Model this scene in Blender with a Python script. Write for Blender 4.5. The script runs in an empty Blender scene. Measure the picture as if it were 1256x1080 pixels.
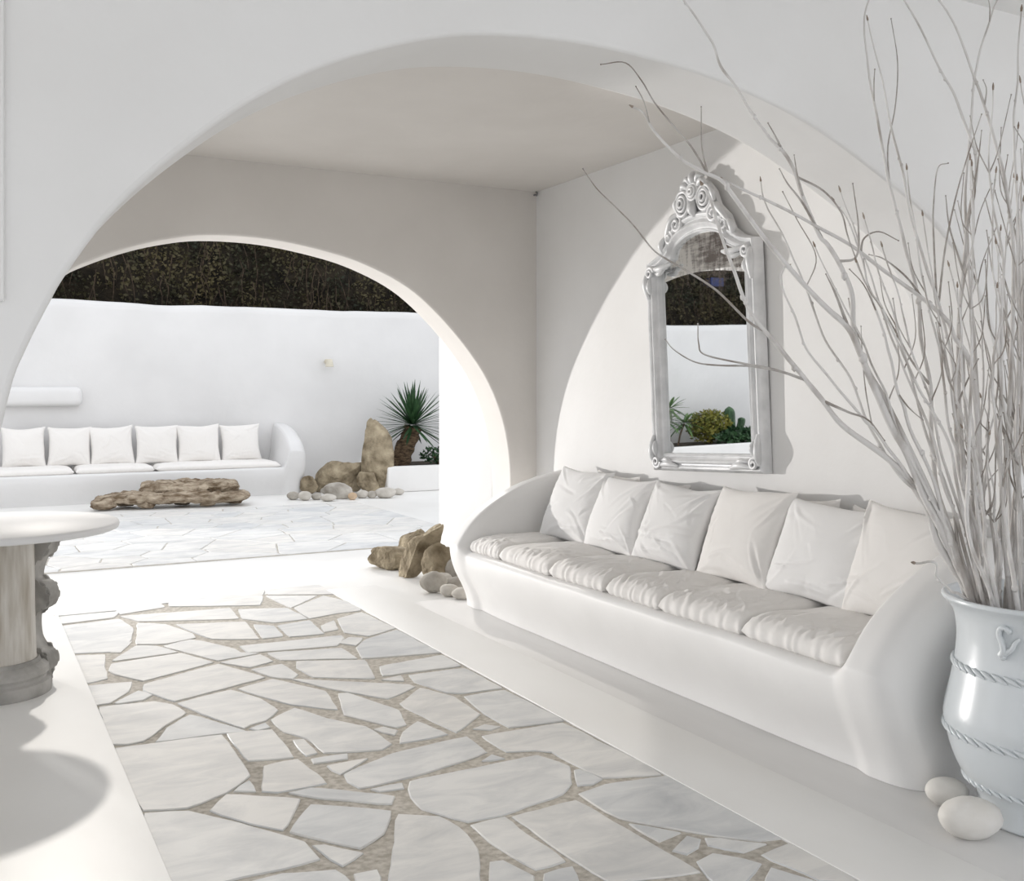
import bpy, bmesh, math, random
from mathutils import Vector, Matrix, noise
R = math.radians
C = bpy.context.scene.collection
random.seed(7)

# ------------------------------------------------------------------ camera model
F, CX, HZ, CH = 1250.0, 628.0, 480.0, 1.40
TH = math.atan(674.0 / F)
CO, SI = math.cos(TH), math.sin(TH)

def at_depth(x, y, d):
    """world point seen at photo pixel (x, y) at camera depth d"""
    r = (x - CX) / F * d
    return Vector((r * CO + d * SI, d * CO - r * SI, CH - (y - HZ) / F * d))

def on_floor(x, y, z=0.0):
    return at_depth(x, y, F * (CH - z) / (y - HZ))

def on_y(x, y, Y):
    a = (x - CX) / F
    return at_depth(x, y, Y / (CO - a * SI))

def on_x(x, y, X):
    a = (x - CX) / F
    return at_depth(x, y, X / (a * CO + SI))

def to_px(p):
    d = p[1] * CO + p[0] * SI
    r = p[0] * CO - p[1] * SI
    return (CX + F * r / d, HZ + F * (CH - p[2]) / d)

# ------------------------------------------------------------------ materials
def new_mat(name):
    m = bpy.data.materials.new(name)
    m.use_nodes = True
    nt = m.node_tree
    return m, nt, nt.nodes['Principled BSDF']

def node(nt, kind, **kw):
    n = nt.nodes.new(kind)
    for k, v in kw.items():
        if k in n.inputs.keys() if hasattr(n.inputs, 'keys') else False:
            n.inputs[k].default_value = v
        else:
            setattr(n, k, v)
    return n

def noisy(name, c1, c2, scale=4.0, rough=0.6, bump=0.1, bscale=40.0, detail=5.0, stretch=(1, 1, 1),
          spec=0.4, bdist=0.01, lo=0.35, hi=0.65, coat=0.0, metallic=0.0):
    m, nt, b = new_mat(name)
    tc = node(nt, 'ShaderNodeTexCoord')
    mp = node(nt, 'ShaderNodeMapping')
    mp.inputs['Scale'].default_value = stretch
    nt.links.new(tc.outputs['Object'], mp.inputs['Vector'])
    n1 = node(nt, 'ShaderNodeTexNoise')
    n1.inputs['Scale'].default_value = scale
    n1.inputs['Detail'].default_value = detail
    nt.links.new(mp.outputs[0], n1.inputs['Vector'])
    cr = node(nt, 'ShaderNodeValToRGB')
    cr.color_ramp.elements[0].position = lo
    cr.color_ramp.elements[0].color = (*c1, 1)
    cr.color_ramp.elements[1].position = hi
    cr.color_ramp.elements[1].color = (*c2, 1)
    nt.links.new(n1.outputs['Fac'], cr.inputs[0])
    nt.links.new(cr.outputs[0], b.inputs['Base Color'])
    b.inputs['Roughness'].default_value = rough
    b.inputs['Specular IOR Level'].default_value = spec
    b.inputs['Coat Weight'].default_value = coat
    b.inputs['Metallic'].default_value = metallic
    if bump > 0:
        n2 = node(nt, 'ShaderNodeTexNoise')
        n2.inputs['Scale'].default_value = bscale
        n2.inputs['Detail'].default_value = 4
        nt.links.new(mp.outputs[0], n2.inputs['Vector'])
        bp = node(nt, 'ShaderNodeBump')
        bp.inputs['Strength'].default_value = bump
        bp.inputs['Distance'].default_value = bdist
        nt.links.new(n2.outputs['Fac'], bp.inputs['Height'])
        nt.links.new(bp.outputs[0], b.inputs['Normal'])
    return m

M = {}
M['plaster'] = noisy('white_plaster', (.80, .79, .775), (.84, .832, .82), 1.6, .7, .25, 9, bdist=.012, spec=.2)
M['shaded_plaster'] = noisy('shaded_white_plaster', (.715, .685, .65), (.76, .73, .695), 1.6, .7, .25, 9, bdist=.012, spec=.2)  # copy of the white plaster with dimness and warm bounce in the colour
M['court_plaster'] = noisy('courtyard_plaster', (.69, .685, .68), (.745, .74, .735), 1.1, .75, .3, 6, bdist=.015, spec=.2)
M['bench_plaster'] = noisy('bench_plaster', (.79, .78, .765), (.84, .83, .815), 2.2, .5, .2, 7, bdist=.012, spec=.3)
M['cement'] = noisy('polished_cement', (.79, .78, .755), (.85, .845, .825), 1.5, .38, .12, 14, stretch=(1, .5, 1), spec=.4, bdist=.006)
M['cement_shaded'] = noisy('cement_shaded', (.69, .68, .665), (.75, .74, .725), 1.8, .45, .12, 12, stretch=(2, .4, 1), spec=.35, bdist=.006)
M['grout'] = noisy('sandy_grout', (.40, .365, .31), (.60, .56, .50), 45, .9, .5, 120, bdist=.004)

def marble_paving():
    m, nt, b = new_mat('marble_paving')
    geo = node(nt, 'ShaderNodeNewGeometry')
    tc = node(nt, 'ShaderNodeTexCoord')
    add = node(nt, 'ShaderNodeVectorMath', operation='ADD')
    mul = node(nt, 'ShaderNodeMath', operation='MULTIPLY')
    mul.inputs[1].default_value = 37.0
    nt.links.new(geo.outputs['Random Per Island'], mul.inputs[0])
    nt.links.new(tc.outputs['Object'], add.inputs[0])
    nt.links.new(mul.outputs[0], add.inputs[1])
    mp = node(nt, 'ShaderNodeMapping')
    mp.inputs['Scale'].default_value = (1.6, 3.4, 1)
    mp.inputs['Rotation'].default_value = (0, 0, .5)
    nt.links.new(add.outputs[0], mp.inputs['Vector'])
    n = node(nt, 'ShaderNodeTexNoise')
    n.inputs['Scale'].default_value = 2.2
    n.inputs['Detail'].default_value = 8
    n.inputs['Roughness'].default_value = .62
    n.inputs['Distortion'].default_value = .6
    nt.links.new(mp.outputs[0], n.inputs['Vector'])
    cr = node(nt, 'ShaderNodeValToRGB')
    e = cr.color_ramp.elements
    e[0].position = .30; e[0].color = (.58, .585, .59, 1)
    e[1].position = .60; e[1].color = (.775, .77, .755, 1)
    nt.links.new(n.outputs['Fac'], cr.inputs[0])
    # per stone tint, from bluish grey to warm white
    tint = node(nt, 'ShaderNodeValToRGB')
    t = tint.color_ramp.elements
    t[0].position = 0; t[0].color = (.88, .895, .91, 1)
    t[1].position = 1; t[1].color = (1, .98, .95, 1)
    k = tint.color_ramp.elements.new(.35); k.color = (.98, .98, .975, 1)
    nt.links.new(geo.outputs['Random Per Island'], tint.inputs[0])
    mx = node(nt, 'ShaderNodeMix', data_type='RGBA', blend_type='MULTIPLY')
    mx.inputs[0].default_value = 1
    nt.links.new(cr.outputs[0], mx.inputs[6])
    nt.links.new(tint.outputs[0], mx.inputs[7])
    nt.links.new(mx.outputs[2], b.inputs['Base Color'])
    b.inputs['Roughness'].default_value = .5
    b.inputs['Specular IOR Level'].default_value = .25
    bp = node(nt, 'ShaderNodeBump')
    bp.inputs['Strength'].default_value = .15
    bp.inputs['Distance'].default_value = .006
    nt.links.new(n.outputs['Fac'], bp.inputs['Height'])
    nt.links.new(bp.outputs[0], b.inputs['Normal'])
    return m
M['marble'] = marble_paving()

def cloth_mat(name, c1, c2):
    m, nt, b = new_mat(name)
    tc = node(nt, 'ShaderNodeTexCoord')
    n = node(nt, 'ShaderNodeTexNoise')
    n.inputs['Scale'].default_value = 5
    n.inputs['Detail'].default_value = 3
    n.inputs['Distortion'].default_value = 1.5
    nt.links.new(tc.outputs['Object'], n.inputs['Vector'])
    cr = node(nt, 'ShaderNodeValToRGB')
    cr.color_ramp.elements[0].color = (*c1, 1)
    cr.color_ramp.elements[1].color = (*c2, 1)
    nt.links.new(n.outputs['Fac'], cr.inputs[0])
    nt.links.new(cr.outputs[0], b.inputs['Base Color'])
    b.inputs['Roughness'].default_value = .75
    b.inputs['Sheen Weight'].default_value = .15
    b.inputs['Specular IOR Level'].default_value = .2
    bp = node(nt, 'ShaderNodeBump')
    bp.inputs['Strength'].default_value = .35
    bp.inputs['Distance'].default_value = .015
    nt.links.new(n.outputs['Fac'], bp.inputs['Height'])
    nt.links.new(bp.outputs[0], b.inputs['Normal'])
    return m
M['cloth'] = cloth_mat('white_cotton', (.80, .79, .775), (.84, .83, .82))
M['cloth_cream'] = cloth_mat('cream_cotton', (.77, .745, .715), (.82, .80, .775))
M['rock'] = noisy('brown_rock', (.115, .085, .048), (.48, .405, .285), 6, .9, 1.0, 26, 9, bdist=.03, lo=.3, hi=.7)
M['rock_grey'] = noisy('grey_rock', (.26, .235, .20), (.52, .49, .44), 5, .85, .6, 28, 8, bdist=.02)
M['rock_pale'] = noisy('pale_pebble', (.42, .39, .345), (.60, .57, .52), 7, .8, .4, 30, 7, bdist=.01)
M['rock_tan'] = noisy('tan_pebble', (.42, .30, .19), (.58, .45, .32), 7, .8, .4, 30, 7, bdist=.01)
M['white_stone'] = noisy('white_stone', (.70, .67, .62), (.80, .78, .745), 6, .6, .3, 30, 6, bdist=.005)
M['drift'] = noisy('driftwood', (.16, .11, .065), (.56, .47, .36), 6, .9, 1.0, 26, 9, stretch=(1, 3.2, 3), bdist=.03, lo=.36, hi=.66)
M['glaze'] = noisy('pale_blue_glaze', (.61, .645, .665), (.66, .69, .705), 3, .28, .12, 9, coat=.2, spec=.5, bdist=.006)
M['branch'] = noisy('whitewashed_bark', (.38, .345, .315), (.68, .66, .64), 14, .75, .5, 60, 7, stretch=(1, 1, .35), bdist=.003, lo=.28, hi=.52)
M['twig'] = noisy('greyed_twig_bark', (.24, .205, .175), (.50, .475, .45), 16, .8, .5, 80, 7, lo=.32, hi=.6)
M['bud'] = noisy('bare_brown_bark', (.20, .15, .11), (.36, .30, .25), 30, .8, .4, 80)
M['silver'] = noisy('silver_paint', (.62, .625, .63), (.78, .78, .785), 9, .42, .3, 45, 5, metallic=.08, spec=.5, bdist=.004)
M['silver_dark'] = noisy('frame_backing', (.17, .17, .17), (.27, .27, .27), 9, .6, .1, 45)
M['table_top'] = noisy('white_table_top', (.87, .87, .87), (.89, .89, .89), 3, .5, .02, 20, spec=.3)
M['aged_marble'] = noisy('aged_marble', (.42, .37, .30), (.72, .69, .64), 4.5, .6, .4, 30, 8, stretch=(5, 5, .6), bdist=.006, lo=.3, hi=.62)
M['grey_stone'] = noisy('grey_stone', (.30, .29, .27), (.50, .485, .46), 8, .8, .5, 40, 7, bdist=.006)
M['leaf'] = noisy('yucca_leaf', (.012, .045, .016), (.05, .115, .045), 6, .45, .1, 20)
M['leaf_bright'] = noisy('green_leaf', (.03, .10, .025), (.12, .21, .06), 6, .5, .1, 20)
M['leaf_yellow'] = noisy('yellow_green_leaf', (.08, .11, .015), (.26, .23, .04), 9, .55, .1, 20)
M['trunk'] = noisy('fibrous_trunk', (.045, .028, .015), (.20, .135, .08), 14, .9, 1.0, 40, 7, stretch=(1, 1, 2.5), bdist=.03)
M['soil'] = noisy('dark_soil', (.03, .022, .015), (.09, .07, .05), 12, .95, .8, 40, bdist=.03)
M['hedge'] = noisy('hedge_leaf', (.012, .016, .006), (.085, .07, .03), 1.8, .7, 0, 20)
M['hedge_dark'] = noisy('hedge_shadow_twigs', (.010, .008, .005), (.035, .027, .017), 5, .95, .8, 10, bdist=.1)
M['vine'] = noisy('dry_vine', (.03, .02, .012), (.085, .06, .04), 14, .9, .3, 40)
M['lamp_metal'] = noisy('cream_lamp_metal', (.60, .56, .46), (.70, .66, .56), 8, .4, .05, 30)
M['navy'] = noisy('navy_paint', (.01, .02, .09), (.015, .03, .12), 8, .5, .05, 30)

def mirror_mat():
    m, nt, b = new_mat('aged_mirror_glass')
    b.inputs['Base Color'].default_value = (.90, .91, .91, 1)
    b.inputs['Metallic'].default_value = 1
    b.inputs['Roughness'].default_value = .012
    out = nt.nodes['Material Output']
    d = node(nt, 'ShaderNodeBsdfPrincipled')
    d.inputs['Base Color'].default_value = (.035, .02, .012, 1)
    d.inputs['Roughness'].default_value = .7
    tc = node(nt, 'ShaderNodeTexCoord')
    sep = node(nt, 'ShaderNodeSeparateXYZ')
    nt.links.new(tc.outputs['Object'], sep.inputs[0])
    # tarnish of the silvering: strongest in the arched top, to the right, in brushed streaks
    vm = node(nt, 'ShaderNodeVectorMath', operation='SUBTRACT')
    vm.inputs[1].default_value = (.16, 0, 1.19)
    nt.links.new(tc.outputs['Object'], vm.inputs[0])
    sc = node(nt, 'ShaderNodeVectorMath', operation='MULTIPLY')
    sc.inputs[1].default_value = (3.0, 1, 5.0)
    nt.links.new(vm.outputs[0], sc.inputs[0])
    ln = node(nt, 'ShaderNodeVectorMath', operation='LENGTH')
    nt.links.new(sc.outputs[0], ln.inputs[0])
    def brushed(scale, st):
        mp = node(nt, 'ShaderNodeMapping')
        mp.inputs['Scale'].default_value = st
        nt.links.new(tc.outputs['Object'], mp.inputs['Vector'])
        n = node(nt, 'ShaderNodeTexNoise')
        n.inputs['Scale'].default_value = scale
        n.inputs['Detail'].default_value = 7
        n.inputs['Roughness'].default_value = .7
        nt.links.new(mp.outputs[0], n.inputs['Vector'])
        return n
    na = brushed(16, (.35, 1, 1.8))
    nb = brushed(16, (1.8, 1, .35))
    ad = node(nt, 'ShaderNodeMath', operation='ADD')
    nt.links.new(na.outputs['Fac'], ad.inputs[0])
    nt.links.new(nb.outputs['Fac'], ad.inputs[1])
    sb = node(nt, 'ShaderNodeMath', operation='SUBTRACT')
    nt.links.new(ad.outputs[0], sb.inputs[0])
    ms = node(nt, 'ShaderNodeMath', operation='MULTIPLY')
    ms.inputs[1].default_value = .36
    nt.links.new(ln.outputs['Value'], ms.inputs[0])
    nt.links.new(ms.outputs[0], sb.inputs[1])
    cr = node(nt, 'ShaderNodeValToRGB')
    cr.color_ramp.elements[0].position = .62
    cr.color_ramp.elements[0].color = (0, 0, 0, 1)
    cr.color_ramp.elements[1].position = .95
    cr.color_ramp.elements[1].color = (.95, .95, .95, 1)
    nt.links.new(sb.outputs[0], cr.inputs[0])
    mix = node(nt, 'ShaderNodeMixShader')
    nt.links.new(cr.outputs[0], mix.inputs[0])
    nt.links.new(b.outputs[0], mix.inputs[1])
    nt.links.new(d.outputs[0], mix.inputs[2])
    nt.links.new(mix.outputs[0], out.inputs['Surface'])
    return m
M['mirror'] = mirror_mat()

# ------------------------------------------------------------------ object helpers
def obj(name, bm, mat, parent=None, smooth=True, angle=35, loc=None):
    me = bpy.data.meshes.new(name)
    bmesh.ops.recalc_face_normals(bm, faces=bm.faces[:])
    bm.to_mesh(me)
    bm.free()
    mats = mat if isinstance(mat, (list, tuple)) else [mat]
    for m in mats:
        me.materials.append(m)
    if smooth:
        for p in me.polygons:
            p.use_smooth = True
        me.set_sharp_from_angle(angle=R(angle))
    o = bpy.data.objects.new(name, me)
    C.objects.link(o)
    if parent:
        o.parent = parent
    if loc is not None:
        o.location = loc
    return o

def tag(o, label, cat, group=None, kind=None):
    o['label'] = label
    o['category'] = cat
    if group:
        o['group'] = group
    if kind:
        o['kind'] = kind
    return o

def structure(o, label=None, cat=None):
    o['kind'] = 'structure'
    if label:
        o['label'] = label
        o['category'] = cat
    return o

def thing(name, label, cat, loc=(0, 0, 0), rotz=0, group=None):
    o = bpy.data.objects.new(name, None)
    o.empty_display_size = .1
    C.objects.link(o)
    o.location = loc
    o.rotation_euler = (0, 0, rotz)
    return tag(o, label, cat, group)

def add_box(bm, x0, x1, y0, y1, z0, z1):
    v = [bm.verts.new((x, y, z)) for x in (x0, x1) for y in (y0, y1) for z in (z0, z1)]
    for f in ((0, 1, 3, 2), (4, 6, 7, 5), (0, 4, 5, 1), (2, 3, 7, 6), (0, 2, 6, 4), (1, 5, 7, 3)):
        bm.faces.new([v[i] for i in f])

def box(name, x0, x1, y0, y1, z0, z1, mat, parent=None, bevel=0):
    bm = bmesh.new()
    add_box(bm, x0, x1, y0, y1, z0, z1)
    if bevel:
        bmesh.ops.bevel(bm, geom=bm.edges[:], offset=bevel, segments=4, profile=.5, affect='EDGES')
    return obj(name, bm, mat, parent)

def catmull(pts, n=6):
    pts = [Vector(p) for p in pts]
    if len(pts) < 3:
        return pts
    out = []
    P = [pts[0] * 2 - pts[1]] + pts + [pts[-1] * 2 - pts[-2]]
    for i in range(1, len(P) - 2):
        p0, p1, p2, p3 = P[i - 1], P[i], P[i + 1], P[i + 2]
        for k in range(n):
            t = k / n
            out.append(.5 * ((2 * p1) + (p2 - p0) * t + (2 * p0 - 5 * p1 + 4 * p2 - p3) * t * t
                             + (3 * p1 - p0 - 3 * p2 + p3) * t ** 3))
    out.append(pts[-1].copy())
    return out

def add_tube(bm, pts, radii, seg=8, cap=True, close=False):
    n = len(pts)
    rings = []
    up = Vector((.123, .321, .94)).normalized()
    for i in range(n):
        if close:
            t = (pts[(i + 1) % n] - pts[i - 1])
        else:
            t = pts[min(i + 1, n - 1)] - pts[max(i - 1, 0)]
        if t.length < 1e-9:
            t = Vector((0, 0, 1))
        t.normalize()
        if i == 0 and abs(t.dot(up)) > .9:
            up = Vector((1, .1, 0)).normalized()
        a = (up - t * up.dot(t)).normalized()
        up = a
        b = t.cross(a)
        r = radii[i] if hasattr(radii, '__len__') else radii
        rings.append([bm.verts.new(pts[i] + (a * math.cos(2 * math.pi * k / seg) + b * math.sin(2 * math.pi * k / seg)) * r)
                      for k in range(seg)])
    m = n if close else n - 1
    for i in range(m):
        A, B = rings[i], rings[(i + 1) % n]
        for k in range(seg):
            bm.faces.new((A[k], A[(k + 1) % seg], B[(k + 1) % seg], B[k]))
    if cap and not close:
        bm.faces.new(rings[0][::-1])
        bm.faces.new(rings[-1])

def add_lathe(bm, prof, seg=48, c=(0, 0, 0)):
    c = Vector(c)
    rings = []
    for r, z in prof:
        if r < 1e-5:
            rings.append([bm.verts.new(c + Vector((0, 0, z)))])
        else:
            rings.append([bm.verts.new(c + Vector((r * math.cos(2 * math.pi * k / seg), r * math.sin(2 * math.pi * k / seg), z)))
                          for k in range(seg)])
    for A, B in zip(rings, rings[1:]):
        for k in range(seg):
            k2 = (k + 1) % seg
            if len(A) == 1 and len(B) == 1:
                continue
            if len(A) == 1:
                bm.faces.new((A[0], B[k], B[k2]))
            elif len(B) == 1:
                bm.faces.new((A[k], A[k2], B[0]))
            else:
                bm.faces.new((A[k], A[k2], B[k2], B[k]))

def smooth_prof(prof, n=5):
    return [(p.x, p.z) for p in catmull([(r, 0, z) for r, z in prof], n)]

def add_blob(bm, c, s, sub=3, seed=0, rough=.15, freq=1.6, rot=None, facet=0.0, zmin=None):
    """noise-shaped ellipsoid boulder"""
    m = bmesh.ops.create_icosphere(bm, subdivisions=sub, radius=1)
    off = Vector((seed * 3.17, seed * 1.31, seed * 7.7))
    rot = rot or Matrix()
    planes = []
    rg = random.Random(seed)
    for i in range(int(facet)):
        v = Vector((rg.uniform(-1, 1), rg.uniform(-1, 1), rg.uniform(-1, 1))).normalized()
        planes.append((v, rg.uniform(.52, .80)))
    for v in m['verts']:
        p = v.co.copy()
        for pn, pd in planes:
            e = p.dot(pn) - pd
            if e > 0:
                p -= pn * e * .97
        p *= 1 + rough * noise.noise(p * freq + off) + rough * .45 * noise.noise(p * freq * 3 + off) + rough * .3 * (1 - 2 * abs(noise.noise(p * freq * 5 + off))) + rough * .12 * noise.noise(p * freq * 13 + off)
        q = Vector((p.x * s[0], p.y * s[1], p.z * s[2]))
        q = rot.to_3x3() @ q
        v.co = q + Vector(c)
    return m['verts']

# ================================================================== THE SETTING
CEIL = 2.82
WX = 3.60          # plane of the wall with the mirror
FY0, FY1 = 2.50, 2.83   # near arch wall
BY0, BY1 = 6.31, 6.61   # far arch wall
YW = 14.40         # courtyard wall

def arch_wall(name, curve, y0, y1, xl, xr, top, mat):
    """wall across the room with an opening down to the floor; curve = [(x, z)] left to right"""
    bm = bmesh.new()
    out = [(xl, 0), (xl, top), (xr, top), (xr, 0)]
    loop = out + list(reversed(curve))
    A = [bm.verts.new((x, y0, z)) for x, z in loop]
    B = [bm.verts.new((x, y1, z)) for x, z in loop]
    n = len(loop)
    bm.faces.new(A)
    bm.faces.new(B[::-1])
    for i in range(n):
        bm.faces.new((A[i], A[(i + 1) % n], B[(i + 1) % n], B[i]))
    o = obj(name, bm, mat, angle=40)
    md = o.modifiers.new('soft_edge', 'BEVEL')
    md.width = .014
    md.segments = 3
    md.limit_method = 'ANGLE'
    md.angle_limit = R(50)
    return structure(o)

# near arch, followed along its front edge
pf = [(12, 482), (34, 424), (62, 369), (82, 335), (130, 270), (185, 215), (250, 163), (320, 117), (400, 80), (500, 52), (590, 42),
      (700, 50), (800, 72), (900, 105), (1000, 155), (1100, 230), (1150, 277), (1188, 330), (1209, 378), (1224, 435), (1233, 500), (1237, 570)]
cf = [on_y(x, y, FY0) for x, y in pf]
xl0 = cf[0].x - .035
cf = [Vector((xl0 - .012, FY0, 0)), Vector((xl0 - .012, FY0, .7)), Vector((xl0 - .004, FY0, 1.15))] + cf
xr0 = cf[-1].x
cf = cf + [Vector((xr0 + .006, FY0, .9)), Vector((xr0 + .006, FY0, .5)), Vector((xr0 + .006, FY0, 0))]
curve_f = [(p.x, max(p.z, 0)) for p in catmull(cf, 5)]
arch_wall('wall_front', curve_f, FY0, FY1, -3.2, 6.2, CEIL + .06, M['plaster'])

pb = [(75, 338), (100, 324), (150, 306), (200, 294), (255, 288), (330, 293), (400, 308), (450, 325), (500, 352), (540, 388), (575, 430),
      (600, 470), (617, 515), (625, 560), (627, 610)]
cb = [on_y(x, y, BY0) for x, y in pb]
cb = [Vector((-.52, BY0, 0)), Vector((-.515, BY0, .5)), Vector((-.45, BY0, .98)), Vector((-.24, BY0, 1.41)), Vector((.09, BY0, 1.76))] + cb
xj = cb[-1].x
cb += [Vector((xj + .003, BY0, .4)), Vector((xj + .003, BY0, 0))]
curve_b = [(p.x, max(p.z, 0)) for p in catmull(cb, 5)]
arch_wall('wall_back', curve_b, BY0, BY1, -3.2, WX + .3, CEIL + .06, M['shaded_plaster'])

# wall with the mirror, and the opposite wall with its own arch to the garden
structure(box('wall_right', WX, WX + .3, FY1 - .02, BY0 + .02, 0, CEIL + .06, M['plaster']))
bm = bmesh.new()
loop = [(FY1, 0), (FY1, CEIL + .06), (BY0, CEIL + .06), (BY0, 0)]
el = [(4.57 + 1.66 * math.cos(a), max(0, 1.0 + 1.62 * math.sin(a))) for a in [math.pi * k / 30 for k in range(31)]]
loop += [(el[0][0], 0)] + el + [(el[-1][0], 0)]
A = [bm.verts.new((-1.5, y, z)) for y, z in loop]
B = [bm.verts.new((-1.8, y, z)) for y, z in loop]
bm.faces.new(A); bm.faces.new(B[::-1])
for i in range(len(loop)):
    j = (i + 1) % len(loop)
    bm.faces.new((A[i], A[j], B[j], B[i]))
structure(obj('wall_left', bm, M['plaster']))

# side wall running on into the courtyard behind the far arch
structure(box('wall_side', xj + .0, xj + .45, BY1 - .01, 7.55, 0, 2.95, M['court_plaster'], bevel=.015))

# ceilings (the arcade continues over the photographer)
structure(box('ceiling', -1.8, WX + .3, FY1 - .1, BY1 - .01, CEIL, CEIL + .25, M['shaded_plaster']))
structure(box('ceiling_porch', -3.2, 6.2, -2.3, FY0 + .02, CEIL + .01, CEIL + .26, M['plaster']))

# a shallow raised plaster panel at the left edge of the near wall
pp = on_y(5, 370, FY0)
tp = box('trim_1', pp.x - .9, pp.x, FY0 - .012, FY0 + .01, pp.z, CEIL + .0, M['plaster'], bevel=.004)
structure(tp)

# floor
structure(box('floor', -14, 13, -8, 18, -.2, 0, M['cement']))
def slab(name, x0, x1, y0, y1, h, mat):
    return structure(box(name, x0, x1, y0, y1, -.05, h, mat, bevel=.002))

# cement strip along the bench, shade band put into its darker colour
slab('floor_shade_strip', 2.61, 3.45, 1.2, 6.25, .005, M['cement_shaded'])

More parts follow.
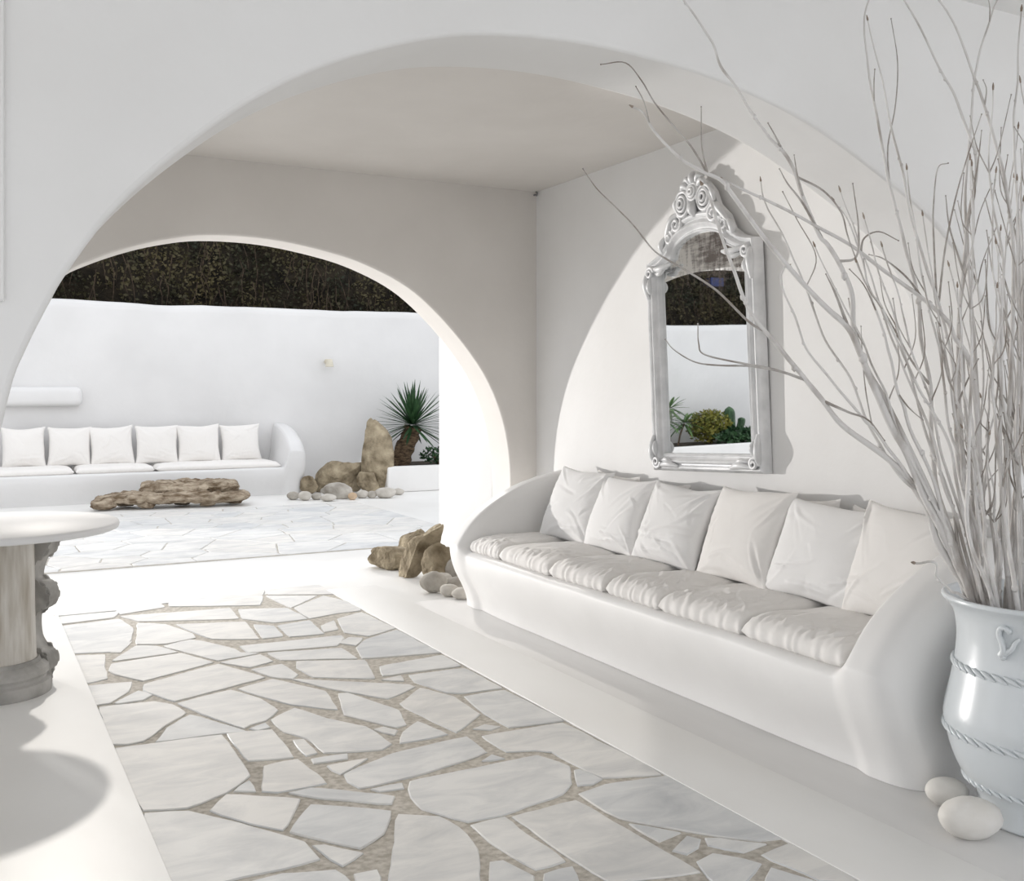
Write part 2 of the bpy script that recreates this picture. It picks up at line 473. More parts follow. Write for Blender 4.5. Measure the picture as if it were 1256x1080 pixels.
# ------------------------------------------------------------------ crazy paving
PX0, PX1, PYF = .505, 2.263, 7.12
def A_(*pts):
    return [(60 + x / 3, 720 + y / 3) for x, y in pts]
def B_(*pts):
    return [(400 + x / 3, 720 + y / 3) for x, y in pts]
def P_(*pts):
    return list(pts)
stones = [
 A_((235,590),(640,540),(745,690),(655,755),(510,812),(340,822)),
 A_((345,828),(515,818),(575,835),(700,865),(870,910),(945,935),(1000,1000),(790,1050),(640,1080),(560,1120),(440,1120)),
 A_((180,440),(390,418),(460,430),(510,460),(425,510),(350,565),(290,578),(230,578)),
 A_((430,515),(520,465),(740,530),(640,535),(385,570),(410,550)),
 A_((470,425),(670,375),(780,408),(850,450),(800,490),(740,505),(720,520),(560,465)),
 A_((345,378),(350,355),(625,280),(800,330),(460,420)),
 A_((220,305),(225,280),(490,240),(610,275),(345,345),(240,318)),
 A_((650,535),(825,520),(905,625),(730,638)),
 A_((785,655),(920,628),(1030,720),(840,755),(780,750)),
 A_((585,820),(650,757),(930,775),(865,895),(740,868)),
 A_((960,795),(1265,820),(1235,905),(1145,962),(1000,925),(880,900)),
 A_((815,485),(900,440),(1020,480),(1170,510),(1265,575),(1230,597),(1010,608),(950,555),(860,530)),
 A_((690,372),(820,335),(1020,380),(1065,450),(895,432),(780,400)),
 A_((1065,388),(1100,386),(1290,450),(1315,505),(1280,517),(1085,468)),
 A_((885,335),(1330,357),(1350,365),(1250,410),(1050,375)),
 A_((910,270),(1165,265),(1205,335),(970,330),(910,295)),
 A_((740,300),(860,280),(920,320),(900,337),(820,330)),
 A_((625,275),(780,245),(830,270),(740,295)),
 A_((800,240),(1080,222),(1140,262),(1060,262),(850,268)),
 A_((700,215),(1080,175),(1090,185),(1060,215),(730,240)),
 A_((415,215),(520,190),(560,195),(690,225),(705,240),(780,240),(620,270)),
 A_((325,130),(430,135),(530,170),(545,185),(430,208),(320,210)),
 A_((20,145),(260,115),(315,150),(305,190),(270,235),(75,245)),
 A_((80,250),(210,245),(205,290),(220,335),(120,358)),
 A_((125,362),(310,345),(300,380),(225,425),(165,435)),
 A_((240,425),(330,378),(385,395),(350,415),(250,428)),
 A_((465,135),(725,125),(775,190),(600,190),(555,175)),
 A_((750,135),(830,140),(865,180),(785,188)),
 A_((840,140),(960,120),(1015,170),(885,182)),
 A_((695,80),(880,75),(955,115),(830,130),(710,115)),
 A_((260,105),(670,75),(700,115),(330,125)),
 A_((440,50),(790,30),(780,65),(440,70)),
 A_((795,30),(990,30),(890,75)),
 A_((900,75),(1010,30),(1140,60),(1150,85),(1060,95),(960,115)),
 A_((1000,140),(1050,120),(1065,155),(1010,165)),
 A_((1060,115),(1150,90),(1275,150),(1180,180),(1085,165)),
 A_((1130,220),(1165,190),(1280,155),(1445,240),(1150,262)),
 A_((1065,205),(1100,182),(1160,185),(1130,215)),
 A_((1215,290),(1450,247),(1520,288),(1225,325)),
 A_((1215,340),(1300,322),(1310,345)),
 A_((1320,322),(1530,295),(1675,370),(1520,390),(1460,388),(1345,348)),
 B_((270,425),(345,367),(470,400),(570,465),(480,535),(430,510),(285,440)),
 B_((505,400),(655,375),(880,490),(670,515),(580,465)),
 B_((265,575),(280,530),(340,490),(455,540),(380,555)),
 B_((65,685),(145,650),(240,610),(520,545),(595,605),(470,650),(320,695),(120,740),(75,715)),
 B_((530,520),(580,500),(650,510),(610,525)),
 B_((570,545),(870,495),(1200,662),(1240,690),(1015,700),(900,645),(830,605),(770,598),(660,605)),
 B_((305,710),(780,615),(900,655),(905,720),(875,760),(640,840),(520,862),(350,815),(305,770)),
 B_((565,640),(610,610),(665,630)),
 B_((910,670),(930,665),(1020,705),(985,725),(920,730)),
 B_((260,830),(420,840),(520,905),(560,960),(575,1120),(225,1120)),
 B_((530,870),(660,840),(740,905),(890,1005),(770,1040),(600,935)),
 P_((627,1000),(707,980),(861,1069),(770,1079),(757,1085),(700,1053)),
 P_((708,972),(742,961),(818,950),(966,1027),(931,1031),(845,1019),(760,1003),(742,994)),
 P_((769,1008),(838,1020),(808,1032)),
 P_((842,1023),(861,1028),(858,1039),(842,1048),(822,1043)),
 P_((864,1026),(880,1027),(943,1034),(912,1045),(867,1036)),
 P_((853,1055),(874,1044),(936,1058),(917,1080),(893,1095),(868,1075)),
 P_((931,1047),(969,1032),(1058,1082),(1004,1079)),
 P_((935,1085),(944,1061),(1001,1079),(1000,1100),(940,1100)),
 P_((600,1055),(617,1053),(657,1073),(655,1095),(598,1095)),
 P_((663,1095),(667,1070),(703,1060),(716,1095)),
 A_((965,945),(1010,945),(1165,975),(1080,1028)),
 A_((700,1120),(740,1078),(860,1048),(1060,1035),(1120,1085),(1100,1130),(690,1130)),
 A_((1115,1050),(1215,1032),(1220,1130),(1150,1130)),
 A_((870,755),(965,735),(1280,765),(1265,798),(1000,775)),
 A_((1015,655),(1180,625),(1070,690)),
 A_((960,630),(1105,610),(1105,630),(970,650)),
 A_((895,560),(940,555),(990,610),(945,622)),
 A_((730,520),(800,495),(820,515),(770,528)),
 A_((670,750),(740,705),(770,752)),
 A_((1175,742),(1305,715),(1310,740),(1210,752)),
 A_((1190,520),(1230,510),(1290,525),(1275,545)),
 A_((245,85),(410,55),(430,72),(260,100)),
 A_((230,270),(320,213),(400,215),(480,238),(240,272)),
 A_((220,240),(310,195),(265,240)),
 P_((58,767),(140,757),(148,749),(60,757)),
 P_((60,756),(146,748),(205,739),(262,733),(200,731),(60,748)),
 P_((208,737),(322,730),(326,722),(250,724),(205,733)),
 P_((328,729),(425,728),(470,722),(400,715),(330,722)),
]

def clip_poly(poly, nx, ny, c):
    """keep the side nx*x+ny*y <= c"""
    out = []
    for i in range(len(poly)):
        p, q = poly[i], poly[(i + 1) % len(poly)]
        a, b = nx * p[0] + ny * p[1] - c, nx * q[0] + ny * q[1] - c
        if a <= 0:
            out.append(p)
        if a * b < 0:
            t = a / (a - b)
            out.append((p[0] + (q[0] - p[0]) * t, p[1] + (q[1] - p[1]) * t))
    return out

def area(poly):
    return .5 * sum(poly[i][0] * poly[(i + 1) % len(poly)][1] - poly[(i + 1) % len(poly)][0] * poly[i][1] for i in range(len(poly)))

def add_stone(bm, poly, z0, z1, inset, rough=.004):
    if abs(area(poly)) < .003:
        return
    if area(poly) < 0:
        poly = poly[::-1]
    # resample edges for slightly ragged outlines
    pts = []
    for i in range(len(poly)):
        p, q = Vector(poly[i]), Vector(poly[(i + 1) % len(poly)])
        n = max(1, int((q - p).length / .05))
        nrm = Vector((-(q - p).y, (q - p).x)).normalized() if (q - p).length > 1e-6 else Vector((0, 0))
        for k in range(n):
            r = p.lerp(q, k / n)
            w = rough * noise.noise(Vector((r.x * 11, r.y * 11, 3))) * 2
            pts.append(r + nrm * (inset + w))
    # round: average corner with neighbours a little
    m = len(pts)
    pts = [pts[i] * .86 + (pts[i - 1] + pts[(i + 1) % m]) * .07 for i in range(m)]
    cen = sum(pts, Vector((0, 0))) / m
    rings = []
    for (zz, ins) in ((z0, 0), (z1 - .003, 0), (z1, .004)):
        ring = []
        for p in pts:
            d = (cen - p)
            d = d.normalized() * min(ins, d.length * .3) if d.length > 0 else d
            ring.append(bm.verts.new((p.x + d.x, p.y + d.y, zz)))
        rings.append(ring)
    for a, b in zip(rings, rings[1:]):
        for i in range(m):
            bm.faces.new((a[i], a[(i + 1) % m], b[(i + 1) % m], b[i]))
    bm.faces.new(rings[-1])

def voronoi_cells(x0, x1, y0, y1, n, seed, jx=1.0):
    rg = random.Random(seed)
    pts = []
    tries = 0
    md = .62 * math.sqrt((x1 - x0) * (y1 - y0) / n)
    while len(pts) < n and tries < 20000:
        p = (rg.uniform(x0, x1), rg.uniform(y0, y1))
        tries += 1
        if all((p[0] - q[0]) ** 2 * jx + (p[1] - q[1]) ** 2 > (md * rg.uniform(.55, 1.1)) ** 2 for q in pts):
            pts.append(p)
    cells = []
    for i, p in enumerate(pts):
        poly = [(x0, y0), (x1, y0), (x1, y1), (x0, y1)]
        for j, q in enumerate(pts):
            if i == j:
                continue
            nx, ny = (q[0] - p[0]), (q[1] - p[1])
            ny *= 1.0
            c = (nx * (p[0] + q[0]) + ny * (p[1] + q[1])) / 2
            poly = clip_poly(poly, nx, ny, c)
            if len(poly) < 3:
                break
        if len(poly) >= 3:
            cells.append(poly)
    return cells

bm = bmesh.new()
for s in stones:
    poly = [tuple(on_floor(x, y, .01)[:2]) for x, y in s]
    far = sum(p[1] for p in poly) / len(poly)
    poly = clip_poly(poly, -1, 0, -PX0)
    poly = clip_poly(poly, 1, 0, PX1)
    poly = clip_poly(poly, 0, 1, PYF)
    if len(poly) >= 3:
        add_stone(bm, poly, .001, .0105 + .0015 * noise.noise(Vector((poly[0][0] * 9, poly[0][1] * 9, 0))), -.0012)
for poly in voronoi_cells(PX0, PX1, -1.5, 3.6, 30, 5):
    c = (sum(p[0] for p in poly) / len(poly), sum(p[1] for p in poly) / len(poly))
    if all(p[1] * CO + p[0] * SI < 2.86 for p in poly):
        add_stone(bm, poly, .001, .011, .014)
structure(obj('floor_paving', bm, M['marble'], angle=30))
slab('floor_grout', PX0 - .004, PX1 + .004, -1.5, 6.98, .005, M['grout'])
# cement borders a finger higher than the stones
slab('floor_border_left', -1.4, PX0 + .018, -1.5, 6.9, .013, M['cement'])
slab('floor_border_right', PX1 - .018, 2.61, -1.5, 6.9, .013, M['cement'])

bm = bmesh.new()
for poly in voronoi_cells(-3.5, 4.38, 8.58, 12.3, 150, 11, .45):
    add_stone(bm, poly, .001, .011, .007)
structure(obj('floor_paving_courtyard', bm, M['marble'], angle=30))
slab('floor_grout_courtyard', -3.5, 4.38, 8.58, 12.3, .006, M['rock_pale'])

# ------------------------------------------------------------------ courtyard walls
def smooth_(t):
    t = max(0, min(1, t))
    return t * t * (3 - 2 * t)

def lumpy_wall(name, x0, x1, y0, y1, h):
    bm = bmesh.new()
    nx = 90
    prof = [(y0, 0), (y0, h * .5), (y0, h - .12), (y0 + .015, h - .05), (y0 + .06, h - .012), (y0 + .13, h), (y1 - .13, h), (y1 - .03, h - .03), (y1, h - .12), (y1, 0)]
    rows = []
    for i in range(nx + 1):
        x = x0 + (x1 - x0) * i / nx
        hz = -.20 * smooth_(( -x - .5) / 3.0) + .03 * noise.noise(Vector((x * .6, 0, 0))) + .02 * noise.noise(Vector((x * 1.9, 4, 0)))
        rows.append([bm.verts.new((x, y + .015 * noise.noise(Vector((x * .8, z, 9))), z + hz * (1 if z > h - .2 else 0))) for y, z in prof])
    for a, b in zip(rows, rows[1:]):
        for k in range(len(prof) - 1):
            bm.faces.new((a[k], b[k], b[k + 1], a[k + 1]))
    bm.faces.new(rows[0]); bm.faces.new(rows[-1][::-1])
    return structure(obj(name, bm, M['court_plaster'], angle=60))
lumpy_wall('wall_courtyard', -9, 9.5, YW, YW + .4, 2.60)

# plaster ledge on the courtyard wall
l0 = on_y(100, 490, YW)
bm = bmesh.new()
add_box(bm, l0.x - 2.6, l0.x, YW - .16, YW + .03, 1.21, 1.46)
bmesh.ops.bevel(bm, geom=bm.edges[:], offset=.075, segments=5, profile=.5, affect='EDGES')
tr = obj('trim_2', bm, M['court_plaster'], angle=60)
structure(tr)

# planters: a low plaster kerb with a bed of soil behind it
PY = 13.20
structure(box('wall_planter_right', 5.17, 8.5, PY, PY + .12, 0, .36, M['plaster'], bevel=.025))
structure(box('wall_planter_end', 5.17, 5.29, PY + .10, YW + .02, 0, .36, M['plaster'], bevel=.025))
structure(box('wall_planter_left', -7.5, -2.3, PY, PY + .12, 0, .34, M['plaster'], bevel=.025))
structure(box('floor_soil_right', 5.28, 8.4, PY + .11, YW + .01, 0, .335, M['soil']))
structure(box('floor_soil_left', -7.4, -2.4, PY + .11, YW + .01, 0, .315, M['soil']))

# ================================================================== BENCHES
def smooth01(t):
    t = max(0, min(1, t))
    return t * t * (3 - 2 * t)

def lerp_table(s, tab):
    for (a, va), (b, vb) in zip(tab, tab[1:]):
        if s <= b:
            t = (s - a) / (b - a)
            return va + (vb - va) * t
    return tab[-1][1]

ARM = [(0, 0), (.02, .065), (.05, .15), (.09, .25), (.14, .345), (.2, .435), (.28, .54), (.38, .65), (.5, .75), (.63, .84), (.8, .93), (1, 1)]

def bench_mesh(L, D=.80, seat=.36, arm=.86, wing=.27, front_lift=.055, notch=None):
    """local frame: x along the wall 0..L, y = 0 at the front lip .. D at the wall"""
    bm = bmesh.new()
    N = 190
    rows = []
    for i in range(N + 1):
        t = i / N
        x = L * (.5 - .5 * math.cos(math.pi * t)) * .8 + L * t * .2
        e = min(x, L - x)
        a = 1 - smooth01((e - wing + .06) / .10)       # 1 in the arm, 0 in the seat
        q = max(0.0, 1 - e / .15)
        rnd = 1 - math.sqrt(max(0, 1 - q ** 2))        # rounded outer end
        foot = .10 + .03 * math.exp(-(e / .35) ** 2)
        Dx = D if not notch or x < notch[0] else notch[1]
        pts = []
        topf = seat + .02 + a * front_lift
        lip = -.03 * a
        for k in range(15):
            s = k / 14
            z = s * (topf - .035)
            y = foot * (1 - smooth01(s * 1.08)) + lip
            pts.append((y, z))
        amax = math.pi / 2 * (1 - .62 * a)
        for k in range(1, 7):
            an = amax * k / 6
            pts.append((lip + .05 * (1 - math.cos(an)), topf - .035 + .035 * math.sin(an)))
        yl, zl = pts[-1]
        for k in range(1, 28):
            s = (k / 27) ** 1.5
            y = yl + (Dx - yl) * s
            zs = seat + .02 - .02 * smooth01(s * 6)
            za = zl + (arm - zl) * lerp_table((y - yl) / (D - yl), ARM)
            pts.append((y, zs * (1 - a) + za * a))
        for it in range(5):
            sm = list(pts)
            for j in range(9, 38):
                ay, az = (pts[j - 1][0] + pts[j + 1][0]) / 2, (pts[j - 1][1] + pts[j + 1][1]) / 2
                sm[j] = (pts[j][0] + (ay - pts[j][0]) * .7 * a, pts[j][1] + (az - pts[j][1]) * .7 * a)
            pts = sm
        row = []
        for j, (y, z) in enumerate(pts):
            yy = y + .13 * rnd * (1 - min(1, y / (D * .8)))
            zz = z - .12 * rnd * smooth01((z - .05) / .45)
            w = .005 * noise.noise(Vector((x * 2, yy * 3, zz * 3)))
            row.append(bm.verts.new((x, yy + (w if yy < Dx - .05 else 0), max(0, zz + (w if z > .02 else 0)))))
        row.append(bm.verts.new((x, Dx, 0)))
        rows.append(row)
    for r0, r1 in zip(rows, rows[1:]):
        for k in range(len(r0) - 1):
            bm.faces.new((r0[k], r1[k], r1[k + 1], r0[k + 1]))
    bm.faces.new(rows[0]); bm.faces.new(rows[-1][::-1])
    return bm

def creases(seed, n, w, h, kind):
    """fold lines of a cloth cover: (start, direction, length, width, height)"""
    rg = random.Random(seed * 13 + 5)
    out = []
    for k in range(n):
        if kind == 'pad':
            a = Vector((rg.uniform(-.5, .5) * w, rg.uniform(-.02, .10) if rg.random() < .7 else rg.uniform(.1, .4)))
            d = Vector((rg.uniform(-1.1, 1.1) + .5 * math.sin(seed), 1)).normalized()
            L = rg.uniform(.08, .30)
        else:
            c = rg.random()
            if c < .45:      # from the corners inwards
                cx_, cz_ = rg.choice((-1, 1)), rg.choice((0, 1, 1))
                a = Vector((cx_ * w * .46, h * (.04 + .92 * cz_)))
                d = Vector((-cx_ * rg.uniform(.3, 1), (1 - 2 * cz_) * rg.uniform(.2, 1))).normalized()
                L = rg.uniform(.14, .34)
            elif c < .8:     # sagging folds along the bottom
                a = Vector((rg.uniform(-.45, .1) * w, h * rg.uniform(.06, .32)))
                d = Vector((1, rg.uniform(-.35, .35))).normalized()
                L = rg.uniform(.12, .34)
            else:
                a = Vector((rg.uniform(-.35, .35) * w, h * rg.uniform(.2, .8)))
                d = Vector((rg.uniform(-1, 1), rg.uniform(-1, 1))).normalized()
                L = rg.uniform(.1, .25)
        out.append((a, d, L, rg.uniform(.005, .013), rg.uniform(.3, 1.0) * rg.choice((1, 1, -.7)), rg.uniform(-1.5, 1.5)))
    return out

def fold(x, z, cr):
    v = 0
    for a, d, L, wd, hh, bend in cr:
        r = Vector((x, z)) - a
        t = r.dot(d)
        if t < -.03 or t > L + .03:
            continue
        u = t / L
        c = r.x * -d.y + r.y * d.x - bend * t * (L - t)
        if abs(c) > wd * 4:
            continue
        env = max(0, min(1, (u + .1) * 6)) * max(0, 1 - u) ** .6
        v += hh * env * (math.exp(-(c / wd) ** 2) - .45 * math.exp(-((c - wd * 1.9) / (wd * 1.2)) ** 2))
    return v

def pillow_mesh(w, h, t, seed, n=64, wr=.011, box_=2.4, nf=17):
    """upright square cushion; local x width, z height (0 = bottom), y thickness, front = -y"""
    bm = bmesh.new()
    crs = [creases(seed * 2 + q, nf, w, h, 'cushion') for q in (0, 1)]
    grids = []
    for side in (-1, 1):
        g = []
        for i in range(n + 1):
            row = []
            for j in range(n + 1):
                u, v = -1 + 2 * i / n, -1 + 2 * j / n
                # edges pull in between pointed corners
                px = u * (1 - .095 * (1 - v * v) * abs(u) ** 3)
                pz = v * (1 - .095 * (1 - u * u) * abs(v) ** 3)
                th = ((1 - abs(u) ** box_) * (1 - abs(v) ** box_))
                th = max(th, 0) ** .55
                sag = .10 * (1 - (v + 1) / 2) * (1 - v * v)       # heavier toward the bottom
                p = Vector((px * w / 2, 0, pz * h / 2 + h / 2))
                e = min(1, (1 - max(abs(u), abs(v))) * 6)
                d = t / 2 * th * (1 + sag)
                ww = wr * fold(p.x, p.z, crs[side > 0]) * e
                ww += .007 * noise.noise(Vector((p.x * 5, p.z * 5, seed * 3.3 + side))) * e
                # small puckers at the side and bottom seams
                ww += .003 * math.sin(v * 30 + 5 * noise.noise(Vector((v * 3, seed, 0)))) * max(0, abs(u) - .7) * e * 3
                p.y = side * (d + ww)
                p.x += .008 * noise.noise(Vector((p.x * 6, p.z * 6, seed)))
                p.z += .010 * noise.noise(Vector((p.x * 5, seed, p.z * 5)))
                row.append(p)
            g.append(row)
        grids.append(g)
    V = []
    for s, g in enumerate(grids):
        vv = []
        for i in range(n + 1):
            r = []
            for j in range(n + 1):
                if s == 1 and (i in (0, n) or j in (0, n)):
                    r.append(V[0][i][j])
                else:
                    q = g[i][j]
                    if i in (0, n) or j in (0, n):
                        q = Vector((q.x, 0, q.z))
                    r.append(bm.verts.new(q))
            vv.append(r)
        V.append(vv)
    for s in range(2):
        for i in range(n):
            for j in range(n):
                f = (V[s][i][j], V[s][i + 1][j], V[s][i + 1][j + 1], V[s][i][j + 1])
                bm.faces.new(f)
    return bm

def pad_mesh(w, d, t, seed, n=70, wr=.0085, over=0.0):
    """seat pad; local x width (centred), y depth 0..d, z 0..t, soft boxy, puckered front edge"""
    bm = bmesh.new()
    crs = creases(seed, 46, w, d, 'pad')
    V = []
    for side in (0, 1):
        vv = []
        for i in range(n + 1):
            r = []
            for j in range(n + 1):
                u, v = -1 + 2 * i / n, -1 + 2 * j / n
                v = -1 + 2 * ((v + 1) / 2) ** 1.5
                if side == 1 and (i in (0, n) or j in (0, n)):
                    r.append(V[0][i][j]); continue
                th = max(0, (1 - abs(u) ** 16)) ** .45 * max(0, (1 - abs(v) ** 7)) ** .45
                x = u * w / 2 * (1 - .02 * (1 - v * v))
                y = (v + 1) / 2 * d
                if side == 1:
                    e = min(1, (1 - max(abs(u), abs(v))) * 8)
                    z = t * .42 + t * .58 * th
                    z += wr * fold(x, y, crs) * e
                    fr = math.exp(-((v + 1) / .30) ** 2)
                    z += .002 * fr * math.sin(u * 27 + 6 * noise.noise(Vector((u * 2.5, v * 2, seed)))) * e
                    z += .008 * noise.noise(Vector((x * 4, y * 4, seed * 2.2))) * e
                    z += .012 * (1 - u * u) * (1 - v * v)
                else:
                    z = t * .42 - t * .42 * th
                    if i in (0, n) or j in (0, n):
                        z += .008 * noise.noise(Vector((x * 9, y * 9, seed)))
                fr2 = math.exp(-((v + 1) / .12) ** 2)
                y += .003 * fr2 * math.sin(u * 25 + 6 * noise.noise(Vector((u * 3, 1, seed))))
                r.append(bm.verts.new((x, y, max(0, z))))
            vv.append(r)
        V.append(vv)
    for s in range(2):
        for i in range(n):
            for j in range(n):
                bm.faces.new((V[s][i][j], V[s][i + 1][j], V[s][i + 1][j + 1], V[s][i][j + 1]))
    return bm

# --- near bench along the right wall (front faces -X). local x -> -Y (far end first), local y -> +X
BX, BYF, BYN = 2.80, 6.10, 2.42
bl = BYF - BYN
bench = obj('plaster_bench', bench_mesh(bl, WX - BX - .005, notch=(BYF - FY1 - .02, xr0 - BX - .01)), M['bench_plaster'], angle=80)
bench.location = (BX, BYF, .006)
bench.rotation_euler = (0, 0, R(-90))
tag(bench, 'long white rounded plaster bench under the mirror, built against the right wall', 'bench')
SEAT = .368
RZ = R(-90)

pads = [(5.82, 5.44), (5.44, 4.83), (4.83, 4.30), (4.28, 3.83), (3.83, 3.27), (3.27, 2.70)]
pad_lab = ['cream seat pad at the far end of the near bench, against the far arm',
           'cream seat pad second from the far arm on the near bench',
           'cream seat pad third from the far arm on the near bench',
           'cream seat pad just nearer than the gap in the middle of the near bench',
           'cream puckered seat pad second from the near arm on the near bench',
           'cream creased seat pad at the near end of the near bench, against the near arm']
for i, (a, b) in enumerate(pads):
    o = obj('seat_pad', pad_mesh(abs(a - b) - .004, .60, .115, 20 + i), M['cloth_cream'], angle=80)
    o.location = (BX + .035, (a + b) / 2, SEAT - .004)
    o.rotation_euler = (R(0), 0, RZ + R([2, -1, 1, -1, 1, -1][i]))
    tag(o, pad_lab[i], 'cushion', 'seat pads on the near bench')

fr = [(5.43, .56, .49, 3), (4.94, .56, .47, -2), (4.42, .52, .47, 4), (3.87, .60, .50, -5), (3.32, .62, .47, 3), (2.87, .54, .49, -3)]
fr_lab = ['white square cushion nearest the far arm in the near bench front row',
          'white square cushion second from the far arm in the near bench front row',
          'white crumpled cushion third from the far arm in the near bench front row',
          'cream pointed cushion, fourth from the far arm in the near bench front row',
          'bright white square cushion second from the near arm in the near bench front row',
          'large cream cushion by the near arm of the near bench, partly behind the branches']
pad_top = SEAT + .105
for i, (y, w, h, rz) in enumerate(fr):
    o = obj('back_cushion', pillow_mesh(w, h, .17, 40 + i, wr=.012, nf=(18, 18, 30, 14, 18, 16)[i]), M['cloth'] if i in (0, 1, 2, 4) else M['cloth_cream'], angle=80)
    o.location = (3.285 if i < 5 else 3.25, y, pad_top - .012)
    o.rotation_euler = (R(-23 if i < 5 else -18), R([1, -2, 2, -2, 3, 2][i]), RZ + R(rz))
    tag(o, fr_lab[i], 'cushion', 'front row of cushions on the near bench')
bk = [(5.20, .46, .46), (4.66, .42, .44), (3.60, .46, .48), (3.11, .46, .46)]
bk_lab = ['white cushion behind the two front cushions nearest the far arm of the near bench',
          'white cushion behind the second and third front cushions from the far arm',
          'white cushion behind the fourth and fifth front cushions from the far arm',
          'white cushion peeking out behind the two front cushions nearest the near arm']
for i, (y, w, h) in enumerate(bk):
    o = obj('back_cushion', pillow_mesh(w, h, .10, 60 + i, n=36), M['cloth_cream'], angle=80)
    o.location = (3.485, y, SEAT + .005 + (.07 if i < 2 else .05))
    o.rotation_euler = (R(-6), R([2, -3, -2, 3, 0][i]), RZ)
    tag(o, bk_lab[i], 'cushion', 'rear row of cushions on the near bench')

# --- far bench in the courtyard (front faces -Y)
b2x0, b2x1, b2y = -.35, 4.15, 13.58
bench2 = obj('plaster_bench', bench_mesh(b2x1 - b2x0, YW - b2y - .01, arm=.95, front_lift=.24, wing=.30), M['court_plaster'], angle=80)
bench2.location = (b2x0, b2y, 0)
tag(bench2, 'white rounded plaster bench standing far off against the courtyard wall', 'bench')
far_px = [(3, 56), (59, 111), (113, 166), (168, 219), (220, 271), (274, 321)]
w2 = ['first', 'second', 'third', 'fourth', 'fifth', 'sixth']
for i, (a, b) in enumerate(far_px):
    xa, xb = on_y(a, 560, 14.0).x, on_y(b, 560, 14.0).x
    o = obj('back_cushion', pillow_mesh(xb - xa + .03, .53, .17, 80 + i, n=34, wr=.011, nf=14), M['cloth_cream'], angle=80)
    o.location = ((xa + xb) / 2, 14.04, .355 + .085)
    o.rotation_euler = (R(-14), R([0, 1, -2, 1, -1, -2][i]), R([2, -2, 3, 1, -2, -3][i]))
    nm = ['leftmost white square cushion', 'white square cushion, second from the left,', 'creased white square cushion, third from the left,',
          'white square cushion, third from the right,', 'white square cushion, second from the right,', 'rightmost white square cushion'][i]
    tag(o, nm + ' on the far courtyard bench', 'cushion', 'cushions on the far bench')
edges = [on_y(x, 575, 13.65).x for x in (-40, 92, 190, 345)]
for i in range(3):
    o = obj('seat_pad', pad_mesh(edges[i + 1] - edges[i] - .01, .66, .10, 90 + i, n=40), M['cloth_cream'], angle=80)
    o.location = ((edges[i] + edges[i + 1]) / 2, 13.61, .362)
    tag(o, ['white seat pad at the left of the far courtyard bench', 'white seat pad in the middle of the far courtyard bench',
            'white seat pad at the right of the far courtyard bench'][i], 'cushion', 'seat pads on the far bench')

# ================================================================== TABLE
tc_ = at_depth(-2, 852, 4.70)
tx, ty = tc_.x, tc_.y
tab = thing('pedestal_table', 'round white topped table on an old marble column pedestal, at the left edge', 'table', (tx, ty, .013), R(-28.3))
TT = .775
bm = bmesh.new()
add_lathe(bm, [(0, TT - .035), (.505, TT - .035), (.518, TT - .030), (.522, TT - .018), (.520, TT - .006), (.513, TT), (0, TT)], 96)
obj('table_top', bm, M['table_top'], tab, angle=50)
bm = bmesh.new()
prof = [(0, 0), (.225, 0), (.228, .03), (.222, .055), (.205, .062), (.204, .075), (.215, .09), (.213, .115), (.195, .132), (.180, .137), (.175, .15), (.172, .155)]
add_lathe(bm, prof + [(0, .155)], 56)
bs = obj('column_base', bm, M['grey_stone'], tab, angle=40)
bs['label'] = 'grey stone column base'
bm = bmesh.new()
prof = [(0, .154), (.163, .154), (.160, .17), (.156, .30), (.153, .5), (.15, TT - .036), (0, TT - .036)]
add_lathe(bm, prof, 56)
obj('column', bm, M['aged_marble'], tab, angle=40)
# scroll brackets beside the column
def scroll(sx):
    bm = bmesh.new()
    prof = catmull([(.10, 0, TT - .037), (.27, 0, TT - .037), (.272, 0, TT - .10), (.262, 0, TT - .155), (.225, 0, TT - .175), (.205, 0, TT - .215), (.195, 0, TT - .26),
            (.205, 0, TT - .285), (.245, 0, TT - .295), (.272, 0, TT - .335), (.268, 0, TT - .39), (.24, 0, TT - .42), (.20, 0, TT - .435),
            (.185, 0, TT - .47), (.19, 0, .22), (.22, 0, .17), (.255, 0, .15), (.27, 0, .11), (.262, 0, .07), (.235, 0, .055), (.235, 0, .0), (.10, 0, 0)], 4)
    F0 = [bm.verts.new((sx * (p.x - .085), -.06 + .16, p.z)) for p in prof]
    F1 = [bm.verts.new((sx * (p.x - .085), .06 + .16, p.z)) for p in prof]
    bm.faces.new(F0); bm.faces.new(F1[::-1])
    for i in range(len(prof)):
        j = (i + 1) % len(prof)
        bm.faces.new((F0[i], F0[j], F1[j], F1[i]))
    bmesh.ops.bevel(bm, geom=[e for e in bm.edges if abs(e.verts[0].co.y - e.verts[1].co.y) < 1e-6], offset=.012, segments=2, affect='EDGES')
    for v in bm.verts:
        v.co.z = max(v.co.z, 0)
    return bm
for s in (1, -1):
    o = obj('scroll_bracket', scroll(s), M['grey_stone'], tab, angle=40)
    o['label'] = 'carved grey stone scroll bracket'

